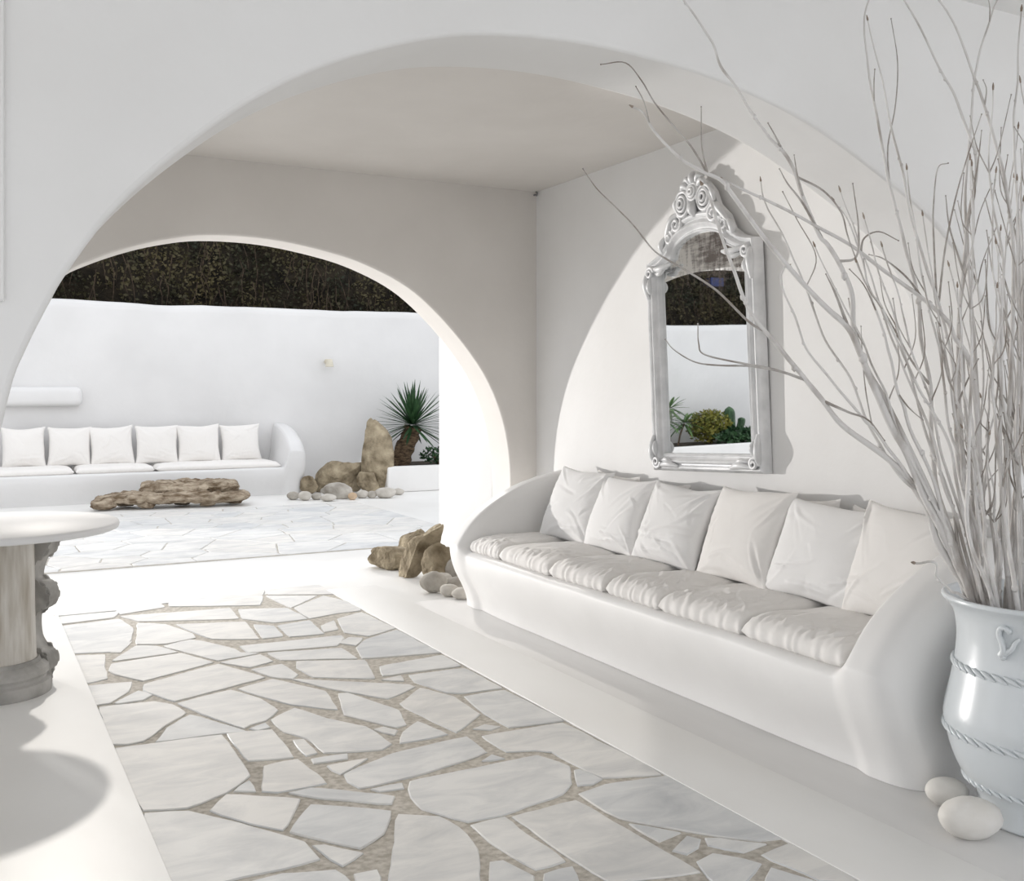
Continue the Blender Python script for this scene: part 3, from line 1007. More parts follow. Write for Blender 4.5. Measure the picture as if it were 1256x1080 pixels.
# ================================================================== VASE, PEBBLES
vc = at_depth(1278, 1006, 3.32)
vx, vy = vc.x, vc.y
vase = thing('glazed_vase', 'tall pale blue-grey glazed vase with rope bands, holding the white branches', 'vase', (vx, vy, .007))
VH = .72
prof = [(0, .0), (.185, 0), (.19, .008), (.193, .06), (.205, .10), (.245, .145), (.275, .215), (.292, .285), (.298, .325), (.293, .365), (.278, .43),
        (.266, .49), (.259, .54), (.256, .60), (.264, .66), (.28, .692), (.296, .708), (.303, .716), (.301, .726), (.292, .728), (.282, .718)]
outer = smooth_prof(prof[2:], 5)
inner = [(.268, .69), (.245, .64), (.24, .56), (.26, .45), (.27, .36), (.24, .22), (.17, .09), (0, .05)]
bm = bmesh.new()
add_lathe(bm, [(0, 0), (.183, 0)] + outer + inner, 72)
obj('body', bm, M['glaze'], vase, angle=60)
def rope(r, z, rr=.0075):
    bm = bmesh.new()
    nt_ = 44
    for k in range(nt_):
        a = 2 * math.pi * k / nt_
        pts, rad = [], []
        for s in range(7):
            t = s / 6
            aa = a + (t - .5) * 2 * math.pi / nt_ * 1.35
            zz = z + (.5 - t) * .022
            pts.append(Vector(((r + .003) * math.cos(aa), (r + .003) * math.sin(aa), zz)))
            rad.append(rr * (.35 + .65 * math.sin(math.pi * t)))
        add_tube(bm, pts, rad, 8)
    return bm
for r, z in ((.265, .50), (.293, .29), (.232, .13)):
    obj('rope_band', rope(r, z), M['glaze'], vase, angle=70)
# small swan-necked relief under the rim
ang = math.atan2(at_depth(1222, 800, 3.08).y - vy, at_depth(1222, 800, 3.08).x - vx)
bm = bmesh.new()
def on_vase(u, z, out=.0):
    a = ang + u / .26
    r = .262 + out
    return Vector((r * math.cos(a), r * math.sin(a), z))
neck = catmull([on_vase(-.022, .575, .006), on_vase(-.012, .592, .010), on_vase(-.016, .615, .010), on_vase(-.026, .637, .008),
        on_vase(-.022, .658, .010), on_vase(-.008, .664, .012), on_vase(.004, .655, .010)], 5)
add_tube(bm, neck, [.011 - .004 * i / len(neck) for i in range(len(neck))], 8)
neck = catmull([on_vase(-.010, .585, .006), on_vase(.010, .60, .009), on_vase(.020, .62, .008), on_vase(.034, .636, .004)], 5)
add_tube(bm, neck, [.011 - .007 * i / len(neck) for i in range(len(neck))], 8)
for p, r in ((on_vase(-.018, .572, .003), .012), (on_vase(.003, .655, .007), .009)):
    m = bmesh.ops.create_icosphere(bm, subdivisions=2, radius=r)
    for v in m['verts']:
        v.co += p
obj('relief_ornament', bm, M['glaze'], vase, angle=70)

def pebble_at(name, px, py, wpx, hpx, mat, label, group, seed, depth_scale=.8, floor_z=0.0, rough=.10, cat='stone', facet=0, rz=0, sub=3):
    """a stone lying on the floor: px,py = middle of its lowest edge in the photo"""
    base = on_floor(px, py, floor_z)
    d = F * (CH - floor_z) / (py - HZ)
    hw = wpx / F * d / 2
    hd = hw * depth_scale
    hh = hpx / F * d / 2
    view = Vector((SI, CO, 0))
    c = base + view * hd * .55
    bm = bmesh.new()
    rot = Matrix.Rotation(-TH, 4, 'Z') @ Matrix.Rotation(R(rz), 4, 'Y')
    vs = add_blob(bm, (0, 0, 0), (hw, hd, hh), sub, seed, rough, 1.3, rot, facet)
    zmin = min(v.co.z for v in vs)
    for v in bm.verts:
        v.co.z -= zmin
        if v.co.z < hh * .18:
            v.co.z = max(0, v.co.z * .6 - 0)
    zmin = min(v.co.z for v in bm.verts)
    for v in bm.verts:
        v.co.z -= zmin
    o = obj(name, bm, mat, angle=80 if not facet else 32, loc=(c.x, c.y, floor_z))
    return tag(o, label, cat, group)

pebble_at('pebble', 1166, 992, 52, 34, M['white_stone'], 'smaller smooth white stone tucked against the vase foot', 'white stones by the vase', 3, .8, .005, .05)
pebble_at('pebble', 1196, 1033, 78, 50, M['white_stone'], 'larger smooth white oval stone in front of the vase', 'white stones by the vase', 4, .62, .005, .05)

# ================================================================== ROCK PILES
def rock(px, py, wpx, hpx, mat, label, group, seed, dsc=.8, rough=.22, facet=7, rz=0, lift=0, name='rock', push=0.0, zb=0.0, sub=4):
    """boulder whose silhouette fills about wpx x hpx, standing at photo pixel (px, py)"""
    base = on_floor(px, py)
    d = F * CH / (py - HZ)
    hw, hh = wpx / F * d / 2, hpx / F * d / 2
    hd = hw * dsc
    c = base + Vector((SI, CO, 0)) * (hd * .6 + push)
    bm = bmesh.new()
    rot = Matrix.Rotation(-TH, 4, 'Z') @ Matrix.Rotation(R(rz), 4, 'Y')
    vs = add_blob(bm, (0, 0, 0), (hw, hd, hh), sub, seed, rough, 1.25, rot, facet * 1.7)
    zmin = min(v.co.z for v in vs)
    for v in vs:
        v.co.z -= zmin
        v.co.z = max(0, v.co.z - hh * .16)
    o = obj(name, bm, mat, angle=28, loc=(c.x, c.y, zb))
    return tag(o, label, 'rock' if name == 'rock' else 'stone', group)

g1 = 'rocks beside the near bench'
rock(474, 699, 60, 38, M['rock'], 'brown boulder lying leftmost in the pile beside the near bench', g1, 11, .75, .14, 5, 6)
rock(500, 693, 46, 48, M['rock'], 'pale brown boulder at the back of the pile beside the near bench', g1, 12, .6, .16, 6, 0, push=.22)
rock(519, 698, 33, 88, M['rock'], 'tall brown rock leaning right in the pile beside the near bench', g1, 13, .7, .18, 6, 36, push=-.38)
rock(540, 704, 44, 48, M['rock'], 'brown rock in front of the tall leaning one, beside the near bench', g1, 19, .6, .18, 7, 24, push=-.30)
rock(562, 709, 28, 30, M['rock_grey'], 'grey upright stone against the near bench end', g1, 15, .7, .12, 5, -12, push=-.15)
g2 = 'pebbles beside the near bench'
pebble_at('pebble', 531, 728, 33, 25, M['rock_grey'], 'big dark grey pebble leftmost among those by the near bench end', g2, 21, .7)
pebble_at('pebble', 541, 717, 26, 14, M['rock_pale'], 'pale pebble behind the big dark grey one by the near bench', g2, 22, .7)
pebble_at('pebble', 561, 724, 34, 16, M['rock_grey'], 'brownish flat pebble against the near bench end', g2, 23, .5)
pebble_at('pebble', 551, 732, 25, 15, M['rock_pale'], 'middle one of the three front pebbles by the near bench', g2, 24, .7)
pebble_at('pebble', 567, 736, 26, 15, M['rock_pale'], 'rightmost and nearest pebble by the near bench end', g2, 25, .7)

g3 = 'rocks by the courtyard planter'
rock(460, 604, 46, 98, M['rock'], 'tall pointed brown rock standing in the courtyard pile', g3, 31, .7, .13, 6, -7, push=.0)
rock(417, 604, 70, 52, M['rock'], 'broad brown slanting boulder left of the tall courtyard rock', g3, 35, .65, .13, 6, -32, push=.0)
rock(451, 605, 35, 37, M['rock'], 'squat brown boulder in front of the tall courtyard rock', g3, 33, .7, .12, 7, 0)
rock(378, 606, 22, 26, M['rock'], 'small pointed brown rock at the left of the courtyard pile', g3, 34, .7, .15, 5, 14)
rock(412, 612, 40, 22, M['rock_grey'], 'flat grey rock at the front of the courtyard pile', g3, 39, .6, .10, 3, 0)
g4 = 'pebbles by the courtyard planter'
pl = [(359, 613, 16, 10, 'rock_grey', 'dark grey pebble leftmost in the courtyard row'), (373, 614, 17, 11, 'rock_pale', 'pale pebble second from the left in the courtyard row'),
      (388, 613, 13, 8, 'rock_grey', 'small grey pebble third from the left in the courtyard row'), (402, 615, 19, 9, 'rock_pale', 'pale flat pebble in front of the flat grey courtyard rock'),
      (432, 613, 11, 9, 'rock_tan', 'tan orange pebble beside the flat grey courtyard rock'), (444, 611, 16, 10, 'rock_pale', 'pale round pebble in front of the squat courtyard boulder'),
      (456, 611, 12, 9, 'rock_grey', 'grey pebble under the tall courtyard rock'), (472, 611, 26, 13, 'rock_pale', 'largest pale pebble, right of the tall courtyard rock'),
      (488, 607, 15, 8, 'rock_pale', 'rightmost pale pebble in the courtyard row')]
for i, (x, y, w, h, m, l) in enumerate(pl):
    pebble_at('pebble', x, y, w, h, M[m], l, g4, 50 + i, .7)

# ================================================================== DRIFTWOOD LOW TABLE
dl, dr = on_floor(118, 628), on_floor(313, 621)
L_ = (dr - dl).length
dw = thing('driftwood_table', 'low weathered driftwood slab table lying on the courtyard paving', 'table',
           ((dl.x + dr.x) / 2, (dl.y + dr.y) / 2 + .28, .011), math.atan2(dr.y - dl.y, dr.x - dl.x))
def drift_slab(x0, x1, y0, y1, z0, z1, seed, taper=.5):
    bm = bmesh.new()
    nx, ny = 90, 26
    V = []
    for s in (0, 1):
        g = []
        for i in range(nx + 1):
            r = []
            for j in range(ny + 1):
                u, v = i / nx, j / ny
                wv = noise.noise(Vector((u * 4, seed, 0)))
                env = min(1, (u * 3.2 + taper * .3)) * min(1, ((1 - u) * 4 + .45))
                ylo = y0 + (1 - env) * .12 + .05 * noise.noise(Vector((u * 9, seed, 3))) + .02 * noise.noise(Vector((u * 30, seed, 3)))
                yhi = y1 - (1 - env) * .12 + .05 * noise.noise(Vector((u * 9, seed, 8)))
                x = x0 + (x1 - x0) * u + .03 * noise.noise(Vector((v * 6, seed, 1)))
                y = ylo + (yhi - ylo) * v
                edge = (max(0, 1 - abs(2 * v - 1) ** 6) * max(0, 1 - abs(2 * u - 1) ** 14)) ** .5
                zm = (z0 + z1) / 2
                rough = .045 * noise.noise(Vector((x * 3.5, y * 12, seed))) + .022 * noise.noise(Vector((x * 9, y * 30, seed))) + .012 * noise.noise(Vector((x * 25, y * 50, seed)))
                if s:
                    z = zm + (z1 - zm) * edge * (.55 + .45 * env) + rough
                else:
                    z = zm - (zm - z0) * edge * (.7 + .3 * env) + rough * .6
                r.append(Vector((x, y, max(z, .004))))
            g.append(r)
        V.append(g)
    vv = []
    for s in (0, 1):
        rr = []
        for i in range(nx + 1):
            row = []
            for j in range(ny + 1):
                if s and (i in (0, nx) or j in (0, ny)):
                    row.append(vv[0][i][j])
                else:
                    row.append(bm.verts.new(V[s][i][j]))
            rr.append(row)
        vv.append(rr)
    for s in (0, 1):
        for i in range(nx):
            for j in range(ny):
                bm.faces.new((vv[s][i][j], vv[s][i + 1][j], vv[s][i + 1][j + 1], vv[s][i][j + 1]))
    return bm
H_ = L_ / 2
obj('slab', drift_slab(-H_ + .02, H_, -.24, .26, .045, .175, 3), M['drift'], dw, angle=50)
obj('upper_slab', drift_slab(-H_ + .52, H_ - .12, -.14, .36, .15, .29, 9, .9), M['drift'], dw, angle=50)
for k, (x, y, s) in enumerate(((-H_ + .12, -.12, .11), (-.30, -.14, .07), (.12, .14, .08), (H_ - .5, -.12, .07), (H_ - .18, .12, .09), (-H_ + .35, .2, .08))):
    bm = bmesh.new()
    vs = add_blob(bm, (x, y, .06), (s * 1.3, s, .075), 3, 70 + k, .3, 1.6)
    for v in vs:
        v.co.z = max(0, v.co.z)
    obj('foot', bm, M['drift'], dw, angle=50)

# ================================================================== WALL LAMP
wl = on_y(402, 445, YW - .05)
lamp = thing('wall_lamp', 'small cream cone wall lamp on the courtyard wall', 'lamp', (wl.x, YW, wl.z))
bm = bmesh.new()
add_lathe(bm, [(0, .055), (.038, .055), (.042, .05), (.06, -.055), (.057, -.057), (.04, .04), (0, .042)], 28, (0, -.13, 0))
obj('lamp_shade', bm, M['lamp_metal'], lamp)
bm = bmesh.new()
add_tube(bm, [Vector((0, .01, .02)), Vector((0, -.06, .02)), Vector((0, -.10, .02))], .013, 10)
obj('arm', bm, M['lamp_metal'], lamp)
bm = bmesh.new()
m_ = bmesh.ops.create_cone(bm, cap_ends=True, segments=24, radius1=.04, radius2=.036, depth=.025)
bmesh.ops.rotate(bm, verts=bm.verts[:], cent=(0, 0, 0), matrix=Matrix.Rotation(R(90), 3, 'X'))
bmesh.ops.translate(bm, verts=bm.verts[:], vec=(0, -.008, .02))
obj('wall_plate', bm, M['lamp_metal'], lamp)

hk = on_y(655, 236, BY0)
bm = bmesh.new()
add_tube(bm, catmull([Vector((0, .012, 0)), Vector((0, -.02, 0)), Vector((0, -.04, -.008)), Vector((0, -.045, .012)), Vector((0, -.03, .018))], 4), .006, 8)
tag(obj('hook', bm, M['silver_dark'], loc=(hk.x, BY0, hk.z - .02)), 'tiny dark metal hook under the ceiling corner of the back wall', 'hook')

# ================================================================== PLANTS
def add_blade(bm, base, d, L, w, droop=.15, fold=.25, n=6):
    d = d.normalized()
    side = d.cross(Vector((0, 0, 1)))
    if side.length < .05:
        side = Vector((1, 0, 0))
    side.normalize()
    nrm = side.cross(d)
    prev = None
    for i in range(n + 1):
        t = i / n
        p = base + d * L * t + Vector((0, 0, -droop * L * t * t))
        ww = w * (.55 + 1.5 * t) * (1 - t) ** .75 * 1.1 if i < n else .0005
        ww = max(ww, .0005)
        row = [bm.verts.new(p - side * ww + nrm * ww * fold), bm.verts.new(p), bm.verts.new(p + side * ww + nrm * ww * fold)]
        if prev:
            bm.faces.new((prev[0], row[0], row[1], prev[1]))
            bm.faces.new((prev[1], row[1], row[2], prev[2]))
        prev = row

def rosette(bm, c, n, L, w, seed, lo=-.35, hi=1.5, droop=.12):
    rg = random.Random(seed)
    for k in range(n):
        a = k * 2.39996 + rg.uniform(-.15, .15)
        t = (k + .5) / n
        el = lo + (hi - lo) * t
        d = Vector((math.cos(a) * math.cos(el), math.sin(a) * math.cos(el), math.sin(el)))
        add_blade(bm, Vector(c) + d * .04, d, L * rg.uniform(.82, 1.08), w * rg.uniform(.85, 1.1), droop * rg.uniform(.5, 1.3) * (1 - .6 * t))

yb = on_y(490, 568, 13.74)
yc = on_y(506, 526, 13.68)
yuc = thing('yucca', 'dark green spiky yucca with a fibrous trunk in the courtyard planter', 'plant', (yb.x, yb.y, .335))
bm = bmesh.new()
tp_ = yc - Vector((yb.x, yb.y, .335))
pts = catmull([Vector((0, 0, -.01)), tp_ * .35 + Vector((-.02, 0, 0)), tp_ * .75, tp_ * 1.05], 8)
rad = [.15 - .03 * math.sin(i) * .3 - .03 * i / len(pts) for i in range(len(pts))]
add_tube(bm, pts, rad, 18)
for v in bm.verts:
    v.co += v.co.normalized() * .03 * noise.noise(v.co * 14) if v.co.length > .05 else Vector((0, 0, 0))
obj('trunk', bm, M['trunk'], yuc, angle=70)
bm = bmesh.new()
rosette(bm, tp_ + Vector((0, 0, .06)), 130, .60, .024, 5, -.55, 1.5, .06)
obj('foliage', bm, M['leaf'], yuc, angle=70)

def leafy_bush(bm, c, s, n, leaf, seed, flat=.5):
    rg = random.Random(seed)
    for k in range(n):
        v = Vector((rg.gauss(0, 1), rg.gauss(0, 1), rg.gauss(0, 1))).normalized() * (rg.random() ** .35)
        p = Vector(c) + Vector((v.x * s[0], v.y * s[1], v.z * s[2]))
        a = Vector((rg.uniform(-1, 1), rg.uniform(-1, 1), rg.uniform(-.3, 1))).normalized()
        b = a.cross(Vector((rg.uniform(-1, 1), rg.uniform(-1, 1), rg.uniform(-1, 1)))).normalized()
        l = leaf * rg.uniform(.6, 1.3)
        q = [p, p + a * l * .5 + b * l * .28, p + a * l, p + a * l * .5 - b * l * .28]
        bm.faces.new([bm.verts.new(t) for t in q])

sp = on_y(530, 566, 13.6)
sh = thing('planter_shrub', 'low dark shrub at the right of the yucca trunk', 'plant', (sp.x + .12, sp.y, .335))
bm = bmesh.new()
leafy_bush(bm, (0, 0, .13), (.30, .2, .14), 420, .06, 3)
obj('foliage', bm, M['leaf'], sh, smooth=False)
bm = bmesh.new()
for k in range(7):
    a = k * .9
    add_tube(bm, [Vector((0, 0, -.01)), Vector((.08 * math.cos(a), .08 * math.sin(a), .1)), Vector((.2 * math.cos(a), .14 * math.sin(a), .17))], [.012, .008, .004], 6)
obj('stems', bm, M['trunk'], sh)

# plants of the left bed, seen in the mirror
pp1 = thing('fan_plant', 'tall light green plant with fans of narrow leaves, leftmost plant in the mirror', 'plant', (-3.30, 13.85, .315))
bm = bmesh.new()
stems = [(Vector((-.05, 0, .0)), Vector((-.02, 0, .62))), (Vector((.15, 0, 0)), Vector((.42, .1, .30))), (Vector((-.2, 0, 0)), Vector((-.38, .05, .36))), (Vector((.0, -.05, 0)), Vector((.12, -.1, .42)))]
for a, b in stems:
    rosette(bm, b, 26, .32, .034, int(b.x * 100) + 77, -.5, .9, .35)
obj('foliage', bm, M['leaf_bright'], pp1, angle=70)
bm = bmesh.new()
for a, b in stems:
    add_tube(bm, catmull([a, (a + b) / 2 + Vector((.02, 0, 0)), b], 4), .016, 8)
obj('stems', bm, M['trunk'], pp1)
pp2 = thing('round_bush', 'rounded yellow-green bush in the middle of the plants in the mirror', 'plant', (-4.18, 13.85, .315))
bm = bmesh.new()
leafy_bush(bm, (0, 0, .29), (.42, .30, .28), 2400, .065, 8)
obj('foliage', bm, M['leaf_yellow'], pp2, smooth=False)
bm = bmesh.new()
for k in range(9):
    a = k * .7
    add_tube(bm, [Vector((0, 0, -.01)), Vector((.1 * math.cos(a), .1 * math.sin(a), .16)), Vector((.3 * math.cos(a), .2 * math.sin(a), .38))], [.02, .012, .006], 6)
obj('stems', bm, M['trunk'], pp2)
pp3 = thing('column_cactus', 'dark green upright cactus at the right of the bush in the mirror', 'plant', (-4.72, 13.95, .315))
def cactus(bm, pts, r):
    pts = catmull(pts, 8)
    n = len(pts)
    rings = []
    for i, p in enumerate(pts):
        t = i / (n - 1)
        rr = r * (1 if t < .8 else math.sqrt(max(.02, 1 - ((t - .8) / .2) ** 2)))
        rings.append([bm.verts.new(p + Vector((math.cos(2 * math.pi * k / 24), math.sin(2 * math.pi * k / 24), 0)) * rr * (1 + .13 * (1 if k % 3 == 0 else -.4))) for k in range(24)])
    for a, b in zip(rings, rings[1:]):
        for k in range(24):
            bm.faces.new((a[k], a[(k + 1) % 24], b[(k + 1) % 24], b[k]))
    bm.faces.new(rings[-1]); bm.faces.new(rings[0][::-1])
bm = bmesh.new()
cactus(bm, [Vector((0, 0, -.01)), Vector((0, 0, .3)), Vector((.01, 0, .62))], .085)
obj('stem', bm, M['leaf'], pp3, angle=70)
bm = bmesh.new()
cactus(bm, [Vector((-.05, 0, .2)), Vector((-.20, 0, .22)), Vector((-.26, 0, .34)), Vector((-.26, 0, .42))], .06)
obj('side_stem', bm, M['leaf'], pp3, angle=70)
pp4 = thing('leafy_shrub', 'low green leafy plants between the bush and the cactus in the mirror', 'plant', (-4.62, 13.55, .315))
bm = bmesh.new()
leafy_bush(bm, (0, 0, .12), (.55, .2, .15), 900, .09, 18)
obj('foliage', bm, M['leaf'], pp4, smooth=False)

# hedge beyond the courtyard wall
hd_ = thing('hedge', 'dark dense hedge of dry vines and leaves above the courtyard wall', 'hedge', (0, 15.6, 0))
bm = bmesh.new()
nx, nz = 120, 30
HT = 3.95
rows = []
for i in range(nx + 1):
    x = -11 + 22 * i / nx
    row = []
    top = HT + .12 * noise.noise(Vector((x * .7, 1, 0))) + .08 * noise.noise(Vector((x * 2.6, 4, 0)))
    for j in range(nz + 1):
        z = top * j / nz
        row.append(bm.verts.new((x, -.35 + .25 * noise.noise(Vector((x * .9, z * .9, 2))) + .12 * noise.noise(Vector((x * 3, z * 3, 2))), z)))
    row.append(bm.verts.new((x, .0, top + .05)))
    row.append(bm.verts.new((x, .8, top - .1)))
    row.append(bm.verts.new((x, .8, 0)))
    rows.append(row)
for a, b in zip(rows, rows[1:]):
    for k in range(len(a) - 1):
        bm.faces.new((a[k], b[k], b[k + 1], a[k + 1]))
bm.faces.new(rows[0]); bm.faces.new(rows[-1][::-1])
obj('thicket', bm, M['hedge_dark'], hd_, angle=60)
rg = random.Random(99)
bm = bmesh.new()
for k in range(30000):
    x = rg.uniform(-10, 8.5); z = rg.uniform(2.2, HT + .1)
    y = -.42 + .25 * noise.noise(Vector((x * .9, z * .9, 2))) + rg.uniform(-.10, .06)
    dens = noise.noise(Vector((x * .8, z * 1.1, 5)))
    if dens + rg.uniform(-.5, .5) < -.4:
        continue
    p = Vector((x, y, z))
    a = Vector((rg.uniform(-1, 1), rg.uniform(-.8, .3), rg.uniform(-1.2, .5))).normalized()
    b = a.cross(Vector((rg.uniform(-1, 1), rg.uniform(-1, 1), rg.uniform(-1, 1)))).normalized()
    l = rg.uniform(.03, .085)
    bm.faces.new([bm.verts.new(t) for t in (p, p + a * l * .5 + b * l * .3, p + a * l, p + a * l * .5 - b * l * .3)])
obj('leaves', bm, M['hedge'], hd_, smooth=False)
bm = bmesh.new()
for k in range(300):
    x = rg.uniform(-10, 8.5); z = rg.uniform(2.6, HT)
    y = -.52 + .25 * noise.noise(Vector((x * .9, z * .9, 2)))
    p = Vector((x, y, z)); pts = [p]
    for s in range(4):
        p = p + Vector((rg.uniform(-.08, .08), rg.uniform(-.05, .03), -rg.uniform(.1, .28)))
        pts.append(p)
    add_tube(bm, pts, [.006, .006, .005, .004, .002], 4, cap=False)
obj('vines', bm, M['vine'], hd_)

tag(box('navy_panel', -5.55, -5.25, 15.03, 15.35, 3.16, 3.32, M['navy']), 'small navy blue panel in front of the hedge, seen only in the mirror', 'panel')

# ================================================================== MIRROR
# local: x to the right (towards the camera), z up, y into the wall ; origin at middle of the bottom edge
MW, MS = .93, 1.20        # width, shoulder height
mir = thing('ornate_mirror', 'tall silver-white carved mirror with arched crest hanging on the right wall', 'mirror', (WX - .035, 4.365, .965))
mir.rotation_euler = (R(.6), R(-2.4), R(-90))
mir.rotation_mode = 'XYZ'
mir.matrix_world = (Matrix.Translation((WX - .038, 4.365, .965)) @ Matrix.Rotation(R(-90), 4, 'Z') @ Matrix.Rotation(R(.7), 4, 'X') @ Matrix.Rotation(R(-2.6), 4, 'Y'))
hw = MW / 2
def outline(ins, n=14):
    """mirror outline inset by ins : rectangle with a stepped shoulder and an arch above"""
    a = hw - ins
    pts = [(-a, ins), (a, ins), (a, MS - ins * .4)]
    sh_ = .27 - ins * .35           # half width of the arch
    # concave shoulder on the right, then the arch
    r0 = (a, MS - ins * .4)
    r1 = (sh_ + .06, MS + .03 - ins * .7)
    r2 = (sh_, MS + .085 - ins * .9)
    pts += [r1] if False else [(a - .05 * (1 - ins * 3), MS + .012 - ins * .6), (sh_ + .075, MS + .035 - ins * .75), (sh_ + .02, MS + .075 - ins * .9)]
    zc = MS + .075 - ins * .9
    H = .135 - ins * .25
    for k in range(n + 1):
        an = math.pi * k / n
        pts.append((sh_ * math.cos(an), zc + .01 + H * math.sin(an)))
    pts += [(-sh_ - .02, MS + .075 - ins * .9), (-sh_ - .075, MS + .035 - ins * .75), (-a + .05 * (1 - ins * 3), MS + .012 - ins * .6), (-a, MS - ins * .4)]
    return pts
bm = bmesh.new()
prof = [(0, .035), (0, -.012), (.006, -.026), (.016, -.032), (.026, -.028), (.034, -.018), (.040, -.018), (.048, -.030), (.058, -.034), (.066, -.028), (.074, -.014), (.084, -.010), (.090, -.016), (.096, -.012), (.10, .004), (.10, .02)]
loops = []
for ins, y in prof:
    loops.append([bm.verts.new((x, y, z)) for x, z in outline(ins)])
for A, B in zip(loops, loops[1:]):
    n = len(A)
    for i in range(n):
        bm.faces.new((A[i], A[(i + 1) % n], B[(i + 1) % n], B[i]))
obj('frame', bm, M['silver'], mir, angle=40)
bm = bmesh.new()
vs = [bm.verts.new((x, .012, z)) for x, z in outline(.094)]
bm.faces.new(vs)
gl = obj('mirror_glass', bm, M['mirror'], mir, smooth=False)
gl['label'] = 'aged looking glass, tarnished dark at the top'
bm = bmesh.new()
a0 = [bm.verts.new((x, .020, z)) for x, z in outline(.03)]
a1 = [bm.verts.new((x, .034, z)) for x, z in outline(.03)]
bm.faces.new(a0); bm.faces.new(a1[::-1])
for i in range(len(a0)):
    j = (i + 1) % len(a0)
    bm.faces.new((a0[i], a0[j], a1[j], a1[i]))
obj('backing', bm, M['silver_dark'], mir)
def ring_pts(cx, cz, r, y, n=20, a0=0, a1=2 * math.pi, rz=1.0):
    return [Vector((cx + r * math.cos(a0 + (a1 - a0) * k / n), y, cz + rz * r * math.sin(a0 + (a1 - a0) * k / n))) for k in range(n + 1)]
def spiral(bm, cx, cz, r0, turns, a0, y, rad, sgn=1):
    n = 30
    pts = []
    for k in range(n + 1):
        t = k / n
        a = a0 + sgn * 2 * math.pi * turns * t
        r = r0 * (1 - .8 * t)
        pts.append(Vector((cx + r * math.cos(a), y - .01 * t, cz + r * math.sin(a))))
    add_tube(bm, pts, [rad * (1 - .4 * k / n) for k in range(n + 1)], 8)
def leafy(bm, pts, rad, n=6):
    pts = catmull([Vector((x, y, z)) for x, y, z in pts], n)
    m = len(pts)
    add_tube(bm, pts, [rad * (.3 + math.sin(math.pi * min(1, .12 + .85 * k / m))) for k in range(m)], 8)
# crest: rosettes, shell and scrolls
bm = bmesh.new()
cz = MS + .215
for s in (-1, 1):
    for q, (r, rr) in enumerate(((.058, .012), (.036, .010), (.018, .009))):
        add_tube(bm, ring_pts(s * .095, cz + .065, r, -.028 - q * .008, 22, rz=1.15)[:-1], rr, 8, close=True)
    spiral(bm, s * .16, cz - .035, .05, 1.4, math.pi / 2, -.022, .014, s)
    spiral(bm, s * .235, cz - .10, .04, 1.3, math.pi / 2, -.020, .012, s)
    leafy(bm, [(s * .13, -.02, cz + .02), (s * .19, -.03, cz + .0), (s * .235, -.025, cz - .05), (s * .27, -.02, cz - .10)], .017)
    leafy(bm, [(s * .27, -.02, cz - .09), (s * .305, -.028, cz - .13), (s * .30, -.02, cz - .175)], .016)
    leafy(bm, [(s * .03, -.02, cz + .13), (s * .075, -.03, cz + .16), (s * .11, -.02, cz + .135)], .016)
    leafy(bm, [(s * .02, -.02, cz + .15), (s * .045, -.03, cz + .19), (s * .085, -.02, cz + .185)], .013)
    leafy(bm, [(s * .13, -.02, cz + .11), (s * .16, -.028, cz + .08), (s * .165, -.02, cz + .03)], .013)
for q, r in enumerate((.045, .028, .014)):
    add_tube(bm, ring_pts(0, cz + .115, r, -.03 - q * .008, 22)[:-1], .011, 8, close=True)
leafy(bm, [(0, -.02, cz + .15), (0, -.035, cz + .19), (0, -.02, cz + .225)], .017)
leafy(bm, [(0, -.02, cz + .06), (0, -.04, cz + .02), (0, -.02, cz - .02)], .022)
# back of the crest that ties the scrolls together
crest_out = [(-.30, cz - .15), (-.26, cz - .06), (-.185, cz + .01), (-.155, cz + .09), (-.10, cz + .15), (-.03, cz + .19), (.03, cz + .19), (.10, cz + .15), (.155, cz + .09), (.185, cz + .01), (.26, cz - .06), (.30, cz - .15), (0, cz - .05)]
c0 = [bm.verts.new((x, -.012, z)) for x, z in crest_out]
c1 = [bm.verts.new((x, .02, z)) for x, z in crest_out]
bm.faces.new(c0); bm.faces.new(c1[::-1])
for i in range(len(c0)):
    j = (i + 1) % len(c0)
    bm.faces.new((c0[i], c0[j], c1[j], c1[i]))
obj('crest', bm, M['silver'], mir, angle=50)
# corner ornaments
def corner(sx, z, up):
    bm = bmesh.new()
    x = sx * (hw - .054)
    spiral(bm, x, z + up * .04, .036, 1.5, 0, -.035, .012, sx * up)
    leafy(bm, [(x + sx * .03, -.03, z + up * .03), (x + sx * .035, -.045, z + up * .10), (x + sx * .03, -.03, z + up * .19)], .016)
    leafy(bm, [(x - sx * .03, -.03, z + up * .02), (x - sx * .11, -.045, z + up * .03), (x - sx * .19, -.03, z + up * .015)], .014)
    leafy(bm, [(x + sx * .01, -.03, z + up * .07), (x + sx * .0, -.048, z + up * .12), (x + sx * .012, -.03, z + up * .16)], .012)
    leafy(bm, [(x - sx * .05, -.03, z + up * .05), (x - sx * .10, -.042, z + up * .055), (x - sx * .14, -.03, z + up * .03)], .011)
    return bm
for sx, z, up in ((-1, .01, 1), (1, .01, 1), (-1, MS - .02, -1), (1, MS - .02, -1)):
    obj('corner_ornament', corner(sx, z, up), M['silver'], mir, angle=50)

